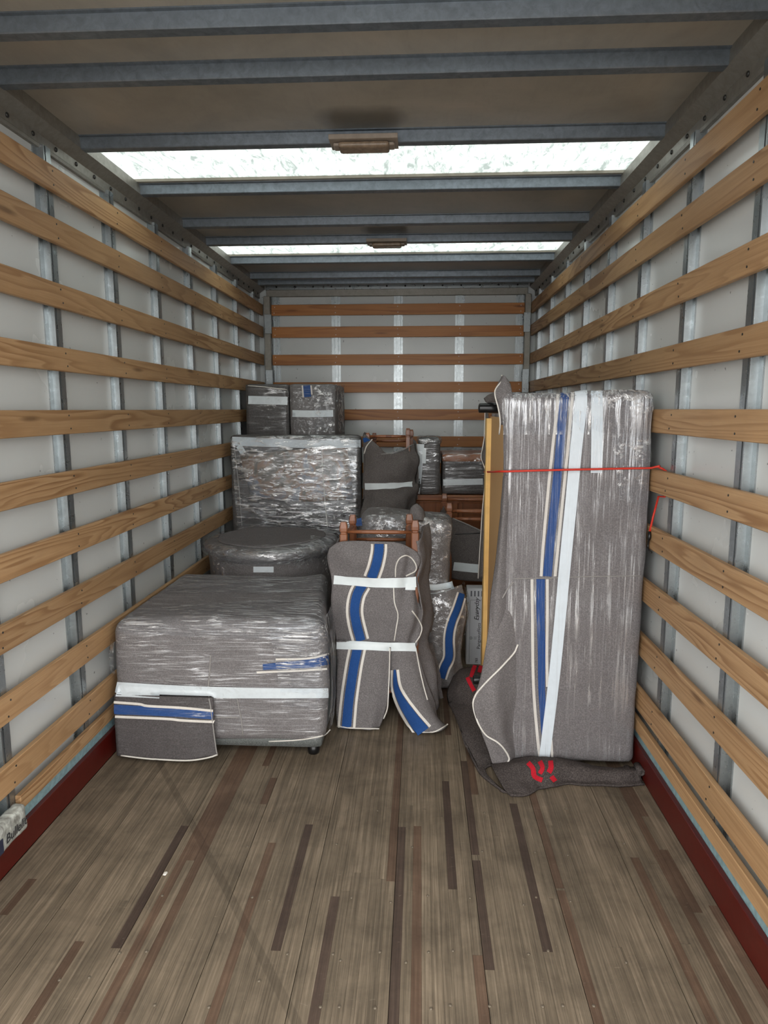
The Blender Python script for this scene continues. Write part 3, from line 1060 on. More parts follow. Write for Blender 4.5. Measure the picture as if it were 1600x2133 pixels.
# ------------------------------------------------------------------ two tall wrapped boxes in the far corner
D1 = empty('wrapped_cabinet', (.22, 5.7, 0), 'dark film-wrapped cabinet in the far left corner with tape near its top', 'wrapped cabinet')
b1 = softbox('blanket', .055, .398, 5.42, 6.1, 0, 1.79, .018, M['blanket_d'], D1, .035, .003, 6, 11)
bv = bvh_of(b1)
ribbon('tape', bv, [(509, 833), (560, 834), (599, 835)], 8.5, M['tape_film'], D1, .004)
piping('piping', bv, [(510, 803), (550, 806), (598, 812)], .0035, M['piping'], D1)
D2 = empty('wrapped_cabinet', (.58, 5.7, 0), 'dark film-wrapped cabinet with a short blue stripe beside the corner one', 'wrapped cabinet')
b2 = softbox('blanket', .406, .765, 5.41, 6.1, 0, 1.79, .018, M['blanket_m'], D2, .035, .003, 6, 15)
bv = bvh_of(b2)
ribbon('tape', bv, [(602, 861), (650, 862), (694, 861)], 7, M['tape_film'], D2, .004)
ribbon('blue_stripe', bv, [(639, 803), (641, 827)], 7.5, M['blue_film'], D2, .004)
ribbon('white_stripe', bv, [(630, 803), (632, 828)], 1.5, M['white_wool'], D2, .004)
ribbon('white_stripe', bv, [(648, 803), (650, 822)], 1.5, M['white_wool'], D2, .004)
film_on(bv, [(655, 802), (697, 802), (697, 900), (655, 900)], M['film_crease_m'], D2, 12, 20, .005)
cloth('stretch_film', [[(697, 801, 5.43), (706, 800, 5.6), (718, 801, 5.8)], [(697, 850, 5.43), (704, 850, 5.6), (716, 850, 5.8)], [(696, 910, 5.43), (704, 905, 5.6), (717, 900, 5.8)]],
      M['film_d'], D2, 10, 16, .0006, .004, 12)

# ------------------------------------------------------------------ wooden chest and what stands on it
H = empty('wooden_chest', (1.7, 5.3, 0), 'brown wooden chest with a framed front panel at the back', 'chest')
box('carcass', 1.40, 2.06, 5.02, 5.60, 0, .935, M['chest_wood'], H, .004)
box('top', 1.385, 2.075, 5.0, 5.62, .936, .975, M['chest_wood'], H, .006)
box('panel', 1.415, 1.665, 5.004, 5.019, .62, .925, M['chair_wood'], H, .008)
box('panel', 1.70, 2.04, 5.004, 5.019, .62, .925, M['chair_wood'], H, .008)
J = empty('wrapped_case', (1.49, 5.2, .98), 'narrow upright film-wrapped case standing on the wooden chest', 'wrapped case')
bj = softbox('blanket', 1.412, 1.572, 5.03, 5.40, .977, 1.385, .02, M['blanket_d'], J, .02, .003, 8, 21)
bv = bvh_of(bj)
ribbon('tape', bv, [(876, 925), (873, 980), (870, 1028)], (8, 5), M['tape_film'], J, .004)
ribbon('tape', bv, [(884, 935), (883, 965)], 4, M['tape'], J, .006)
softbox('stretch_film', 1.405, 1.582, 5.02, 5.41, 1.34, 1.395, .02, M['film_d'], J, .012, .008, 25, 2)
K = empty('wrapped_box', (1.78, 5.3, .98), 'wide low film-wrapped box on the wooden chest, nearest the tall bed base', 'wrapped box')
bk = softbox('blanket', 1.590, 2.03, 5.05, 5.55, .977, 1.262, .015, M['blanket_d'], K, .025, .003, 8, 25)
softbox('lid', 1.585, 2.035, 5.045, 5.555, 1.215, 1.272, .012, M['chest_wood'], K, .03, 0, 1, 1)
softbox('stretch_film', 1.582, 2.04, 5.035, 5.56, 1.19, 1.285, .015, M['film_d'], K, .02, .005, 14, 2)
ribbon('tape', bvh_of(bk), [(916, 1005), (960, 1004), (1006, 1003)], 6.5, M['tape_film'], K, .004)

# ------------------------------------------------------------------ chairs
def post(name, x, y, z0, z1, s, parent, mat):
    """square post with chamfered corners, a turned neck and a bevelled end"""
    def ring(h, z):
        c = h * .25
        return [(x + a, y + b, z) for a, b in ((-h + c, -h), (h - c, -h), (h, -h + c), (h, h - c), (h - c, h), (-h + c, h), (-h, h - c), (-h, -h + c))]
    lv = [(s * .8, z0), (s, z0 + .01), (s, z1 - .062), (s * .8, z1 - .058), (s * .8, z1 - .052), (s, z1 - .046), (s * 1.02, z1 - .03), (s * .9, z1 - .012), (s * .72, z1)]
    vs_ = []
    for h, z in lv:
        vs_ += ring(h, z)
    fs_ = [(i * 8 + q, i * 8 + (q + 1) % 8, (i + 1) * 8 + (q + 1) % 8, (i + 1) * 8 + q) for i in range(len(lv) - 1) for q in range(8)]
    fs_ += [tuple(range(8))[::-1], tuple((len(lv) - 1) * 8 + q for q in range(8))]
    return from_data(name, vs_, fs_, mat, parent)

def chair_frame(t, corners, z0, tops, s=.019, rails=(), mat='chair_wood'):
    P = []
    for (x, y), zt in zip(corners, tops):
        post('leg', x, y, z0, zt, s, t, M[mat])
        P.append((x, y))
    for a, b, z, r in rails:
        pa, pb = Vector((*P[a], z)), Vector((*P[b], z))
        d = (pb - pa).normalized() * (s * 1.0)
        tube('rail', [pa + d, pa.lerp(pb, .3), pa.lerp(pb, .5), pa.lerp(pb, .7), pb - d], [r * .8, r, r * 1.1, r, r * .8], M[mat], t, 10)

# front chair
N = empty('wrapped_chair', (1.2, 3.5, 0), 'brown wooden chair frame under a taped grey blanket with blue stripe, nearest the front', 'chair', 'blanket-wrapped wooden chairs')
fl_, fr_ = at(716, 1092, 3.36), at(865, 1092, 3.36)
rl_, rr_ = at(735, 1076, 3.66), at(853, 1074, 3.66)
chair_frame(N, [(fl_.x, 3.36), (fr_.x, 3.36), (rl_.x, 3.66), (rr_.x, 3.66)], 0.0, [1.045, 1.055, 1.035, 1.04], .019,
            [(0, 1, .995, .010), (0, 2, .975, .010), (1, 3, .975, .010), (2, 3, .9, .010), (0, 1, .17, .011), (0, 2, .22, .011), (1, 3, .22, .011), (2, 3, .17, .011)])
box('seat', fl_.x + .02, fr_.x - .02, 3.36, 3.66, .50, .53, M['chair_wood'], N, .006)
c1 = cloth('blanket_front', [[(686, 1142, 3.335), (712, 1128, 3.325), (770, 1127, 3.315), (830, 1131, 3.315), (870, 1150, 3.335)],
                             [(680, 1165, 3.335), (725, 1165, 3.30), (780, 1165, 3.29), (840, 1165, 3.295), (874, 1170, 3.335)],
                             [(692, 1210, 3.335), (740, 1210, 3.312), (790, 1212, 3.306), (840, 1213, 3.31), (868, 1215, 3.335)],
                             [(690, 1265, 3.335), (735, 1270, 3.29), (790, 1272, 3.28), (840, 1275, 3.285), (882, 1280, 3.335)],
                             [(700, 1338, 3.335), (745, 1340, 3.312), (790, 1341, 3.306), (835, 1343, 3.31), (868, 1345, 3.335)]], M['blanket'], N, 40, 44, .007, .007, 9, 31,
           fold=lambda u, v: .011 * math.sin(u * 26 + v * 6) * min(1, max(0, (u - .62) * 8)) * min(1, 5 * v) + .005 * math.sin(u * 9 - v * 7))
c2 = cloth('blanket_hem', [[(700, 1334, 3.315), (745, 1336, 3.30), (785, 1338, 3.298), (815, 1340, 3.305)],
                           [(702, 1390, 3.30), (745, 1390, 3.275), (785, 1392, 3.28), (812, 1395, 3.30)],
                           [(700, 1450, 3.285), (740, 1450, 3.255), (780, 1452, 3.265), (809, 1455, 3.29)],
                           [(701, 1495, 3.275), (735, 1497, 3.245), (770, 1500, 3.255), (800, 1495, 3.285)],
                           [(703, 1514, 3.27), (735, 1518, 3.24), (765, 1520, 3.25), (791, 1519, 3.28)]], M['blanket'], N, 28, 36, .007, .004, 8, 33,
           fold=lambda u, v: .007 * v * math.sin(u * 11))
c3 = cloth('blanket_hem', [[(812, 1342, 3.318), (828, 1342, 3.31), (848, 1343, 3.312), (866, 1344, 3.325)],
                           [(813, 1385, 3.33), (832, 1390, 3.29), (856, 1390, 3.30), (880, 1388, 3.34)],
                           [(815, 1430, 3.34), (840, 1435, 3.26), (868, 1432, 3.28), (893, 1425, 3.34)],
                           [(826, 1470, 3.33), (852, 1472, 3.235), (882, 1470, 3.26), (908, 1462, 3.34)],
                           [(846, 1505, 3.31), (870, 1506, 3.225), (900, 1500, 3.24), (914, 1492, 3.33)],
                           [(862, 1521, 3.285), (885, 1527, 3.215), (914, 1524, 3.22), (934, 1512, 3.30)]], M['blanket'], N, 30, 40, .007, .005, 9, 35,
           fold=lambda u, v: .014 * v * math.sin(u * 9 + 1.0))
c4 = cloth('blanket_side', [[(868, 1128, 3.335), (884, 1100, 3.5), (890, 1090, 3.70)], [(872, 1170, 3.335), (893, 1165, 3.5), (896, 1150, 3.70)], [(866, 1215, 3.335), (888, 1222, 3.5), (890, 1210, 3.70)],
                            [(880, 1280, 3.335), (897, 1290, 3.5), (898, 1270, 3.70)], [(868, 1344, 3.335), (889, 1330, 3.5), (892, 1320, 3.70)], [(880, 1400, 3.345), (905, 1385, 3.5), (900, 1375, 3.7)], [(900, 1490, 3.34), (916, 1460, 3.46), (908, 1440, 3.7)]], M['blanket'], N, 18, 44, .007, .008, 12, 37,
           fold=lambda u, v: .012 * math.sin(u * 8 + v * 6))
cl4 = cloth('blanket_side', [[(fl_.x - .028, 3.335, .94), (fl_.x - .026, 3.5, .95), (fl_.x - .02, 3.70, .96)], [(fl_.x - .03, 3.335, .6), (fl_.x - .03, 3.5, .6), (fl_.x - .024, 3.70, .6)],
                             [(fl_.x - .03, 3.325, .3), (fl_.x - .03, 3.5, .3), (fl_.x - .02, 3.70, .3)]], M['blanket'], N, 12, 20, .007, .006, 8, 3, raw=True)
bv = bvh_of(c1)
bb2, bb3 = bvh_of(c2), bvh_of(c3)
def stripe(bv_, pts, wb_, parent, blue='blue', gap=6, ww=2.6, wo=None):
    ribbon('blue_stripe', bv_, pts, wb_, M[blue], parent, .0035)
    P = path2(pts, 9)
    for s in (-1, 1):
        q = []
        for i, p in enumerate(P):
            t = P[min(i + 1, len(P) - 1)] - P[max(i - 1, 0)]
            t.normalize()
            h = (wb_ if not isinstance(wb_, (tuple, list)) else wb_[0] + (wb_[1] - wb_[0]) * i / (len(P) - 1)) + gap
            q.append((p.x - t.y * s * h, p.y + t.x * s * h))
        ribbon('white_stripe', bv_, q, ww, M['white_wool'], parent, .004, 1)
stripe(bv, [(790, 1127), (789, 1150), (783, 1178), (774, 1204)], 9.5, N, gap=5)
stripe(bv, [(756, 1217), (744, 1240), (739, 1270), (743, 1300), (752, 1334)], 9.5, N, gap=6)
stripe(bb2, [(745, 1350), (738, 1385), (731, 1430), (726, 1470), (722, 1517)], 9.5, N, gap=6)
stripe(bb3, [(823, 1395), (826, 1430), (838, 1460), (858, 1492), (882, 1524)], (2, 14), N, gap=4)
ribbon('tape', bv, [(696, 1207), (760, 1212), (810, 1214), (867, 1212)], (9, 11), M['tape'], N, .008, 3)
ribbon('tape', bv, [(842, 1222), (862, 1222)], 7, M['tape'], N, .010, 2)
ribbon('tape', bvh_of(c1, c2, c3), [(702, 1342), (760, 1344), (810, 1346), (866, 1347)], (9.5, 9), M['tape'], N, .008, 3)
piping('piping', bv, [(824, 1202), (825, 1180), (832, 1164), (845, 1157), (858, 1163), (867, 1178), (864, 1190), (845, 1200)], .0035, M['piping'], N, 4)
piping('piping', bv, [(820, 1222), (822, 1255), (829, 1280), (825, 1310), (821, 1335)], .0035, M['piping'], N)
piping('piping', bv, [(858, 1272), (872, 1292), (879, 1308), (874, 1326), (866, 1338)], .0035, M['piping'], N, 5)
piping('piping', bb2, [(812, 1350), (811, 1395), (809, 1440), (807, 1475), (799, 1497)], .0035, M['piping'], N)
piping('piping', bb2, [(703, 1512), (728, 1516), (757, 1517), (790, 1518)], .0035, M['piping'], N)
piping('piping', bb3, [(866, 1350), (873, 1390), (882, 1430), (890, 1458)], .0035, M['piping'], N)
piping('piping', bb3, [(880, 1525), (905, 1524), (925, 1514), (933, 1508)], .0035, M['piping'], N, 5)

# wrapped armchair between the chairs
G = empty('wrapped_chair_bundle', (1.36, 3.95, 0), 'tall grey blanket bundle in shiny film just behind the front chair', 'wrapped chair')
def warpG(p):
    x, y, z = p
    return (x + .015 * math.sin(z * 7), y + .02 * math.sin(x * 9), z + .02 * math.sin(x * 6 + 1) * (z > .5))
bg_ = softbox('blanket', 1.085, 1.612, 3.79, 4.12, .0, 1.0, .05, M['blanket_m'], G, .025, .010, 7, 41, warpG)
film_on(bvh_of(bg_), [(745, 1074), (945, 1072), (945, 1120), (745, 1118)], M['film_crease_m'], G)
g2 = cloth('blanket_hem', [[(880, 1226, 3.78), (905, 1230, 3.765), (935, 1226, 3.765), (962, 1218, 3.80)], [(882, 1270, 3.77), (908, 1275, 3.74), (945, 1270, 3.745), (974, 1262, 3.80)],
                           [(884, 1320, 3.77), (910, 1325, 3.735), (945, 1320, 3.745), (968, 1312, 3.80)], [(886, 1375, 3.775), (910, 1378, 3.74), (938, 1372, 3.75), (962, 1372, 3.80)],
                           [(892, 1432, 3.77), (915, 1436, 3.74), (945, 1428, 3.745), (976, 1412, 3.80)]], M['blanket_m'], G, 24, 36, .008, .006, 9, 43,
           fold=lambda u, v: .012 * v * math.sin(u * 12))
bv = bvh_of(bg_, g2)
bvg = bvh_of(bg_)
ribbon('tape', bv, [(884, 1226), (910, 1226), (944, 1218)], (11, 8), M['tape_film'], G, .008)
ribbon('tape', bv, [(878, 1246), (876, 1262)], 6, M['tape'], G, .01)
stripe(bv, [(962, 1236), (952, 1268), (940, 1300), (935, 1330), (935, 1368), (926, 1390), (919, 1412)], (6, 8), G, gap=3, ww=1.8)
ribbon('blue_stripe', bv, [(746, 1080), (748, 1096)], 8, M['blue_film'], G, .004)
cloth('blanket_fold', [[(850, 1073, 3.86), (856, 1057, 3.84), (868, 1049, 3.85), (880, 1058, 3.86), (886, 1072, 3.88)], [(848, 1078, 3.82), (856, 1070, 3.80), (868, 1066, 3.80), (879, 1070, 3.81), (886, 1078, 3.84)],
                       [(848, 1086, 3.81), (857, 1084, 3.785), (868, 1083, 3.78), (879, 1084, 3.785), (886, 1086, 3.82)]], M['blanket'], G, 18, 12, .01, .003)
cloth('stretch_film', [[(952, 1222, 3.80), (962, 1215, 3.86), (966, 1210, 3.95)], [(966, 1262, 3.79), (976, 1255, 3.85), (978, 1250, 3.95)], [(958, 1310, 3.79), (970, 1305, 3.85), (974, 1300, 3.95)],
                       [(940, 1348, 3.77), (955, 1345, 3.85), (962, 1340, 3.95)]], M['film_d'], G, 10, 22, .0006, .006, 14)

# chair at the back, standing on a wrapped case
Kc = empty('wrapped_case', (1.19, 5.0, 0), 'film-wrapped grey case under the rear chair beside the chest', 'wrapped case')
softbox('blanket', 1.03, 1.37, 4.915, 5.30, 0, .80, .03, M['blanket_m'], Kc, .04, .005, 6, 51)
Fc = empty('wrapped_chair', (1.2, 5.0, .8), 'brown wooden chair draped in a sagging grey blanket with one tape band, farthest back', 'chair', 'blanket-wrapped wooden chairs')
pa, pb, pc, pd = at(850, 896, 4.93), at(857, 900, 5.2), at(766, 905, 4.93), at(780, 903, 5.2)
chair_frame(Fc, [(pc.x, 4.93), (pa.x, 4.93), (pd.x, 5.2), (min(pb.x, 1.36), 5.2)], .815, [1.43, 1.462, 1.42, 1.445], .016, [(0, 1, 1.405, .010), (0, 2, 1.39, .009), (1, 3, 1.39, .009), (2, 3, 1.36, .010)])
f1 = cloth('blanket', [[(757, 902, 4.92), (775, 918, 4.88), (805, 945, 4.87), (840, 938, 4.88), (866, 922, 4.95)],
                       [(757, 945, 4.90), (780, 955, 4.85), (810, 965, 4.84), (845, 962, 4.85), (871, 955, 4.94)],
                       [(759, 1000, 4.90), (782, 1004, 4.86), (810, 1006, 4.85), (842, 1004, 4.86), (866, 1000, 4.93)],
                       [(755, 1035, 4.89), (780, 1038, 4.83), (812, 1036, 4.82), (845, 1024, 4.84), (870, 1015, 4.92)],
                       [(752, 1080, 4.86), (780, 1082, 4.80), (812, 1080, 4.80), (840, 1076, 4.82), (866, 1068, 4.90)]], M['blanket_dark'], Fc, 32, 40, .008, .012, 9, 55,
           fold=lambda u, v: .012 * math.sin(v * 14 + u * 4))
bv = bvh_of(f1)
ribbon('tape', bv, [(762, 1013), (800, 1012), (858, 1009)], 6.5, M['tape'], Fc, .010)
ribbon('blue_stripe', bv, [(760, 903), (766, 920)], 7, M['blue'], Fc, .006)
piping('piping', bv, [(759, 945), (764, 930), (776, 915)], .004, M['piping'], Fc, 4)
piping('piping', bv, [(793, 946), (815, 944), (840, 936), (862, 925)], .003, M['seam'], Fc, 5)
cloth('blanket_side', [[(760, 900, 4.93), (766, 904, 5.1), (772, 905, 5.25)], [(759, 980, 4.91), (766, 980, 5.1), (772, 975, 5.25)], [(758, 1040, 4.9), (766, 1030, 5.1), (772, 1020, 5.25)]], M['blanket_dark'], Fc, 10, 22, .007, .006, 9, 57)
cloth('blanket_side', [[(866, 922, 4.95), (864, 918, 4.97), (860, 915, 4.985)], [(870, 975, 4.94), (868, 972, 4.96), (862, 970, 4.985)], [(868, 1040, 4.92), (866, 1035, 4.95), (862, 1030, 4.985)]], M['blanket_dark'], Fc, 10, 22, .007, .006, 9, 59)

# chair beside the tall bed base
Mc = empty('wrapped_chair', (1.75, 4.5, 0), 'brown wooden chair beside the tall bed base, dark blanket below its rails', 'chair', 'blanket-wrapped wooden chairs')
qa, qb = at(936, 1056, 4.36), at(926, 1041, 4.66)
chair_frame(Mc, [(qa.x, 4.36), (qa.x + .36, 4.36), (qb.x, 4.66), (qb.x + .40, 4.66)], 0.0, [1.005, 1.0, 1.03, 1.0], .020,
            [(0, 1, .955, .013), (0, 1, .905, .012), (0, 2, .94, .010), (2, 3, .99, .012), (1, 3, .94, .010)])
box('seat', qa.x + .02, qa.x + .34, 4.37, 4.65, .56, .59, M['chair_wood'], Mc, .006)
m1 = cloth('blanket', [[(926, 1076, 4.37), (945, 1080, 4.33), (975, 1094, 4.325), (1010, 1110, 4.325), (1050, 1125, 4.33)], [(930, 1130, 4.36), (946, 1132, 4.32), (975, 1138, 4.315), (1010, 1140, 4.315), (1050, 1142, 4.33)],
                       [(938, 1180, 4.355), (950, 1182, 4.33), (975, 1184, 4.325), (1010, 1186, 4.325), (1050, 1188, 4.33)], [(936, 1205, 4.355), (950, 1207, 4.33), (975, 1210, 4.325), (1010, 1212, 4.325), (1050, 1214, 4.33)]],
           M['blanket_dark'], Mc, 28, 26, .008, .005, 8, 61)
bv = bvh_of(m1)
ribbon('tape', bv, [(946, 1179), (975, 1182), (1012, 1185)], 9, M['tape'], Mc, .008)
piping('piping', bv, [(944, 1080), (975, 1093), (1006, 1107)], .004, M['seam'], Mc, 5)
piping('seam', bv, [(948, 1113), (975, 1112), (1006, 1110)], .003, M['black'], Mc, 5)
cloth('blanket_fold', [[(921, 1048, 4.67), (926, 1060, 4.6), (930, 1068, 4.5)], [(916, 1080, 4.66), (920, 1085, 4.6), (925, 1090, 4.5)], [(916, 1120, 4.66), (920, 1125, 4.6), (925, 1130, 4.5)]], M['blanket_dark'], Mc, 10, 14, .008, .003)

# white carton
Lb = empty('fish_carton', (1.82, 4.24, 0), 'white printed carton standing on end between the bundle and bed base', 'carton')
xl, xr = at(972, 1300, 4.2).x, at(972, 1300, 4.2).x + .26
zt = at(990, 1226, 4.2).z
box('carton_body', xl, xr, 4.20, 4.295, 0.0, zt, M['carton'], Lb, .003)
for q in range(6):
    x = xl + .022 + q * .022
    box('end_slot', x, x + .009, 4.1985, 4.1995, zt - .05, zt - .015, M['ink_grey'], Lb)
def letters(name, body, loc, size, mat, parent, rot, shear=0.0, ext=.0004):
    cu = bpy.data.curves.new(name, 'FONT')
    cu.body = body
    cu.size = size
    cu.shear = shear
    cu.extrude = ext
    cu.resolution_u = 3
    tmp = bpy.data.objects.new('tmp', cu)
    COL.objects.link(tmp)
    bpy.context.view_layer.update()
    me = bpy.data.meshes.new_from_object(tmp.evaluated_get(bpy.context.evaluated_depsgraph_get()))
    bpy.data.objects.remove(tmp)
    me.transform(Matrix.Translation(loc) @ rot)
    me.name = name
    me.materials.clear()
    return link(name, me, mat, parent)
# text runs upwards on the front face: text x -> +z, text y -> -x, facing -y
ROT_UP = Matrix(((0, -1, 0, 0), (0, 0, -1, 0), (1, 0, 0, 0), (0, 0, 0, 1)))
p_ = at(997, 1293, 4.1985)
letters('lettering', 'Everyday', p_, .040, M['ink'], Lb, ROT_UP, .35)
p_ = at(1000, 1352, 4.1985)
letters('lettering', 'Pangasiusfilets', p_, .030, M['ink'], Lb, ROT_UP)
p_ = at(1008, 1360, 4.1985)
letters('lettering', 'Filets de pangas', p_, .026, M['ink'], Lb, ROT_UP)
p_ = at(995, 1381, 4.1985)
letters('lettering', '783', p_, .022, M['ink'], Lb, ROT_UP)
c_ = at(981, 1329, 4.1985)
ringp = [Vector((c_.x + .009 * math.cos(a * math.pi / 8), 4.1985, c_.z + .009 * math.sin(a * math.pi / 8))) for a in range(17)]
tube('emblem', ringp, .001, M['ink_grey'], Lb, 5)
for s in ((1, 0), (0, 1)):
    tube('emblem', [Vector((c_.x - .009 * s[0], 4.1985, c_.z - .009 * s[1])), Vector((c_.x, 4.1985, c_.z)), Vector((c_.x + .009 * s[0], 4.1985, c_.z + .009 * s[1]))], .0009, M['ink_grey'], Lb, 5)
e0, e1, e2 = at(980, 1250, 4.1985), at(1006, 1250, 4.1985), at(977, 1380, 4.1985)
tube('printed_line', [e1, e0.lerp(e1, .5), e0], .0007, M['ink_grey'], Lb, 4)
tube('printed_line', [e0, e0.lerp(e2, .5), e2], .0007, M['ink_grey'], Lb, 4)
for q in range(3):
    x_ = at(988 + q * 2, 1329, 4.1985)
    tube('emblem', [Vector((x_.x, 4.1985, x_.z - .01)), Vector((x_.x, 4.1985, x_.z)), Vector((x_.x, 4.1985, x_.z + .01))], .0008, M['ink_grey'], Lb, 4)
u_ = [at(a, b, 4.1985) for a, b in ((993, 1262), (995, 1275), (998, 1286))]
tube('underline', u_, .0012, M['ink'], Lb, 4)

# ------------------------------------------------------------------ tall bed base on its side
O = empty('wrapped_bed_base', (2.1, 3.4, .02), 'tall bed base stood on its side in grey blanket and film against the right wall', 'wrapped bed')
def warpO(p):
    x, y, z = p
    t = (z - .05) / 1.6
    x2 = x + (.006 * math.sin(z * 6) if x < 2.0 else -.004 * math.sin(z * 4))
    if x < 2.05:
        x2 -= (.026 + .034 * t) * min(1, max(0, (3.06 - y) / .09)) * (2.05 - x) / .22
    return (x2, y, z + .006 * math.sin(x * 9))
bo = softbox('blanket', 1.828, 2.392, 2.935, 4.02, .022, 1.668, .035, M['blanket_v'], O, .024, .004, 6, 71, warpO)
box('hardboard', 1.815, 1.824, 3.10, 3.90, .10, 1.555, M['hardboard'], O)
pl_ = at(1011, 1000, 3.86).x
box('frame_rail', pl_, 1.8235, 3.84, 3.92, .10, 1.545, M['pine'], O, .002)
box('frame_block', 1.785, 1.8235, 3.12, 3.18, 1.563, 1.60, M['pine'], O, .002)
for z_, xo in ((at(1010, 850, 3.12).z, 998), (at(995, 1416, 3.12).z, 986)):
    xe = at(xo, 850 if z_ > 1 else 1416, 3.12).x
    lathe('bed_foot', [(.010, -.003), (.020, 0), (.021, .004), (.021, .03), (.023, .05), (.025, 1.80 + .024 - xe)], (xe, 3.12, z_), (1, 0, 0), M['black'], O, 20)
# front blanket edge that stands proud of the open underside
e1_ = cloth('blanket_edge', [[(1070, 990, 2.965), (1054, 990, 2.94), (1048, 992, 2.97)], [(1070, 1060, 2.965), (1050, 1060, 2.93), (1042, 1062, 2.97)], [(1070, 1150, 2.965), (1044, 1150, 2.925), (1034, 1152, 2.96)],
                             [(1068, 1240, 2.965), (1038, 1240, 2.92), (1022, 1240, 2.95)], [(1066, 1320, 2.965), (1034, 1320, 2.905), (1018, 1318, 2.93)]], M['blanket'], O, 14, 40, .008, .003, 7, 73)
# loose lower flap
e2_ = cloth('blanket_flap', [[(1078, 1250, 2.96), (1050, 1255, 2.945), (1024, 1262, 2.945)], [(1080, 1310, 2.95), (1046, 1318, 2.90), (1016, 1325, 2.92)], [(1080, 1370, 2.95), (1042, 1385, 2.885), (1003, 1400, 2.91)],
                             [(1080, 1430, 2.95), (1036, 1440, 2.87), (990, 1448, 2.89)], [(1080, 1480, 2.95), (1036, 1482, 2.865), (987, 1478, 2.88)], [(1080, 1530, 2.95), (1042, 1528, 2.875), (1001, 1522, 2.88)],
                             [(1082, 1566, 2.95), (1050, 1566, 2.89), (1016, 1560, 2.885)], [(1082, 1594, 2.95), (1055, 1594, 2.90), (1026, 1590, 2.885)]], M['blanket'], O, 22, 52, .008, .004, 8, 75,
            fold=lambda u, v: .006 * math.sin(u * 8 + v * 5))
# blanket edge at the far side of the underside
e3_ = cloth('blanket_edge', [[(1016, 850, 3.90), (1013, 850, 3.91), (1011, 850, 3.93)], [(1016, 910, 3.88), (1012, 912, 3.90), (1009, 912, 3.93)], [(1018, 950, 3.87), (1008, 952, 3.88), (1002, 952, 3.91)],
                             [(1018, 985, 3.88), (1014, 985, 3.90), (1013, 985, 3.93)], [(1016, 1060, 3.88), (1009, 1060, 3.90), (1005, 1060, 3.93)], [(1013, 1140, 3.88), (1004, 1140, 3.90), (1000, 1140, 3.93)],
                             [(1010, 1205, 3.88), (1001, 1205, 3.90), (996, 1205, 3.93)]], M['blanket_dark'], O, 10, 44, .007, .003, 9, 77)
# crumpled corner at the top
e4_ = cloth('blanket_fold', [[(1045, 782, 3.04), (1052, 784, 3.0), (1064, 800, 2.99)], [(1034, 806, 3.0), (1048, 808, 2.97), (1066, 815, 2.96)], [(1031, 822, 2.98), (1048, 826, 2.95), (1068, 830, 2.94)],
                             [(1038, 850, 2.97), (1052, 850, 2.96), (1068, 852, 2.97)], [(1043, 885, 2.985), (1054, 885, 2.985), (1068, 885, 2.99)]], M['blanket'], O, 16, 22, .008, .005, 14, 79)
e5_ = cloth('blanket_fold', [[(1007, 830, 3.16), (1018, 822, 3.12), (1032, 816, 3.06)], [(1012, 838, 3.14), (1022, 832, 3.10), (1035, 826, 3.05)], [(1018, 840, 3.13), (1028, 838, 3.10), (1038, 838, 3.05)]], M['blanket_dark'], O, 12, 10, .008, .003, 14, 81)
bv = bvh_of(bo, e1_, e2_)
bvo = bvh_of(bo)
ribbon('blue_stripe', bvo, [(1178, 812), (1172, 860), (1164, 960), (1154, 1060), (1146, 1130), (1140, 1200)], (9, 9), M['blue_film_v'], O, .003)
ribbon('white_stripe', bvo, [(1163, 812), (1158, 870), (1148, 960), (1138, 1060), (1131, 1140), (1127, 1200)], 3, M['white_wool_v'], O, .0035)
ribbon('white_stripe', bvo, [(1194, 812), (1188, 870), (1180, 960), (1170, 1060), (1162, 1140), (1156, 1200)], 3, M['white_wool_v'], O, .0035)
ribbon('blue_stripe', bvo, [(1126, 1206), (1126, 1280), (1128, 1360), (1128, 1420), (1130, 1470), (1134, 1530)], (9, 6), M['blue_film_v'], O, .003)
ribbon('white_stripe', bvo, [(1108, 1206), (1109, 1300), (1110, 1390), (1113, 1460), (1120, 1540), (1126, 1588)], 3, M['white_wool_v'], O, .0035)
ribbon('white_stripe', bvo, [(1140, 1206), (1140, 1280), (1139, 1360), (1140, 1430)], 3, M['white_wool_v'], O, .0035)
ribbon('white_stripe', bvo, [(1148, 1540), (1151, 1588)], 2.5, M['white_wool_v'], O, .0035)
ribbon('tape', bvo, [(1210, 812), (1209, 850), (1200, 930), (1190, 1040), (1178, 1160), (1166, 1290), (1154, 1410), (1142, 1510), (1132, 1590)], (13, 11), M['tape_v'], O, .006, 3)
ribbon('tape', bvo, [(1243, 812), (1243, 850), (1243, 920), (1242, 985)], 12, M['tape_v'], O, .006, 3)
piping('seam', bvo, [(1068, 1205), (1140, 1204), (1220, 1201), (1335, 1199)], .0022, M['seam'], O, 9)
piping('piping', bv, [(1079, 1342), (1070, 1360), (1045, 1388), (1010, 1425), (990, 1450), (986, 1472), (996, 1505), (1012, 1530), (1036, 1545), (1050, 1560), (1060, 1580), (1053, 1592)], .0042, M['piping'], O, 5)
piping('piping', bv, [(1070, 1212), (1058, 1226), (1046, 1246)], .003, M['seam'], O, 4)
bvp = bvh_of(e3_)
tube('piping', [at(a, b, c) for a, b, c in ((1011, 850, 3.925), (1009, 912, 3.925), (1002, 952, 3.905), (1013, 985, 3.925), (1005, 1060, 3.925), (1000, 1140, 3.925), (996, 1205, 3.925))], .003, M['piping'], O)
tube('piping', spline([at(a, b, c) for a, b, c in ((1045, 782, 3.035), (1050, 788, 3.01), (1034, 808, 2.99), (1031, 822, 2.97), (1038, 850, 2.955), (1042, 878, 2.945), (1040, 905, 2.985))], 30), .003, M['piping'], O)
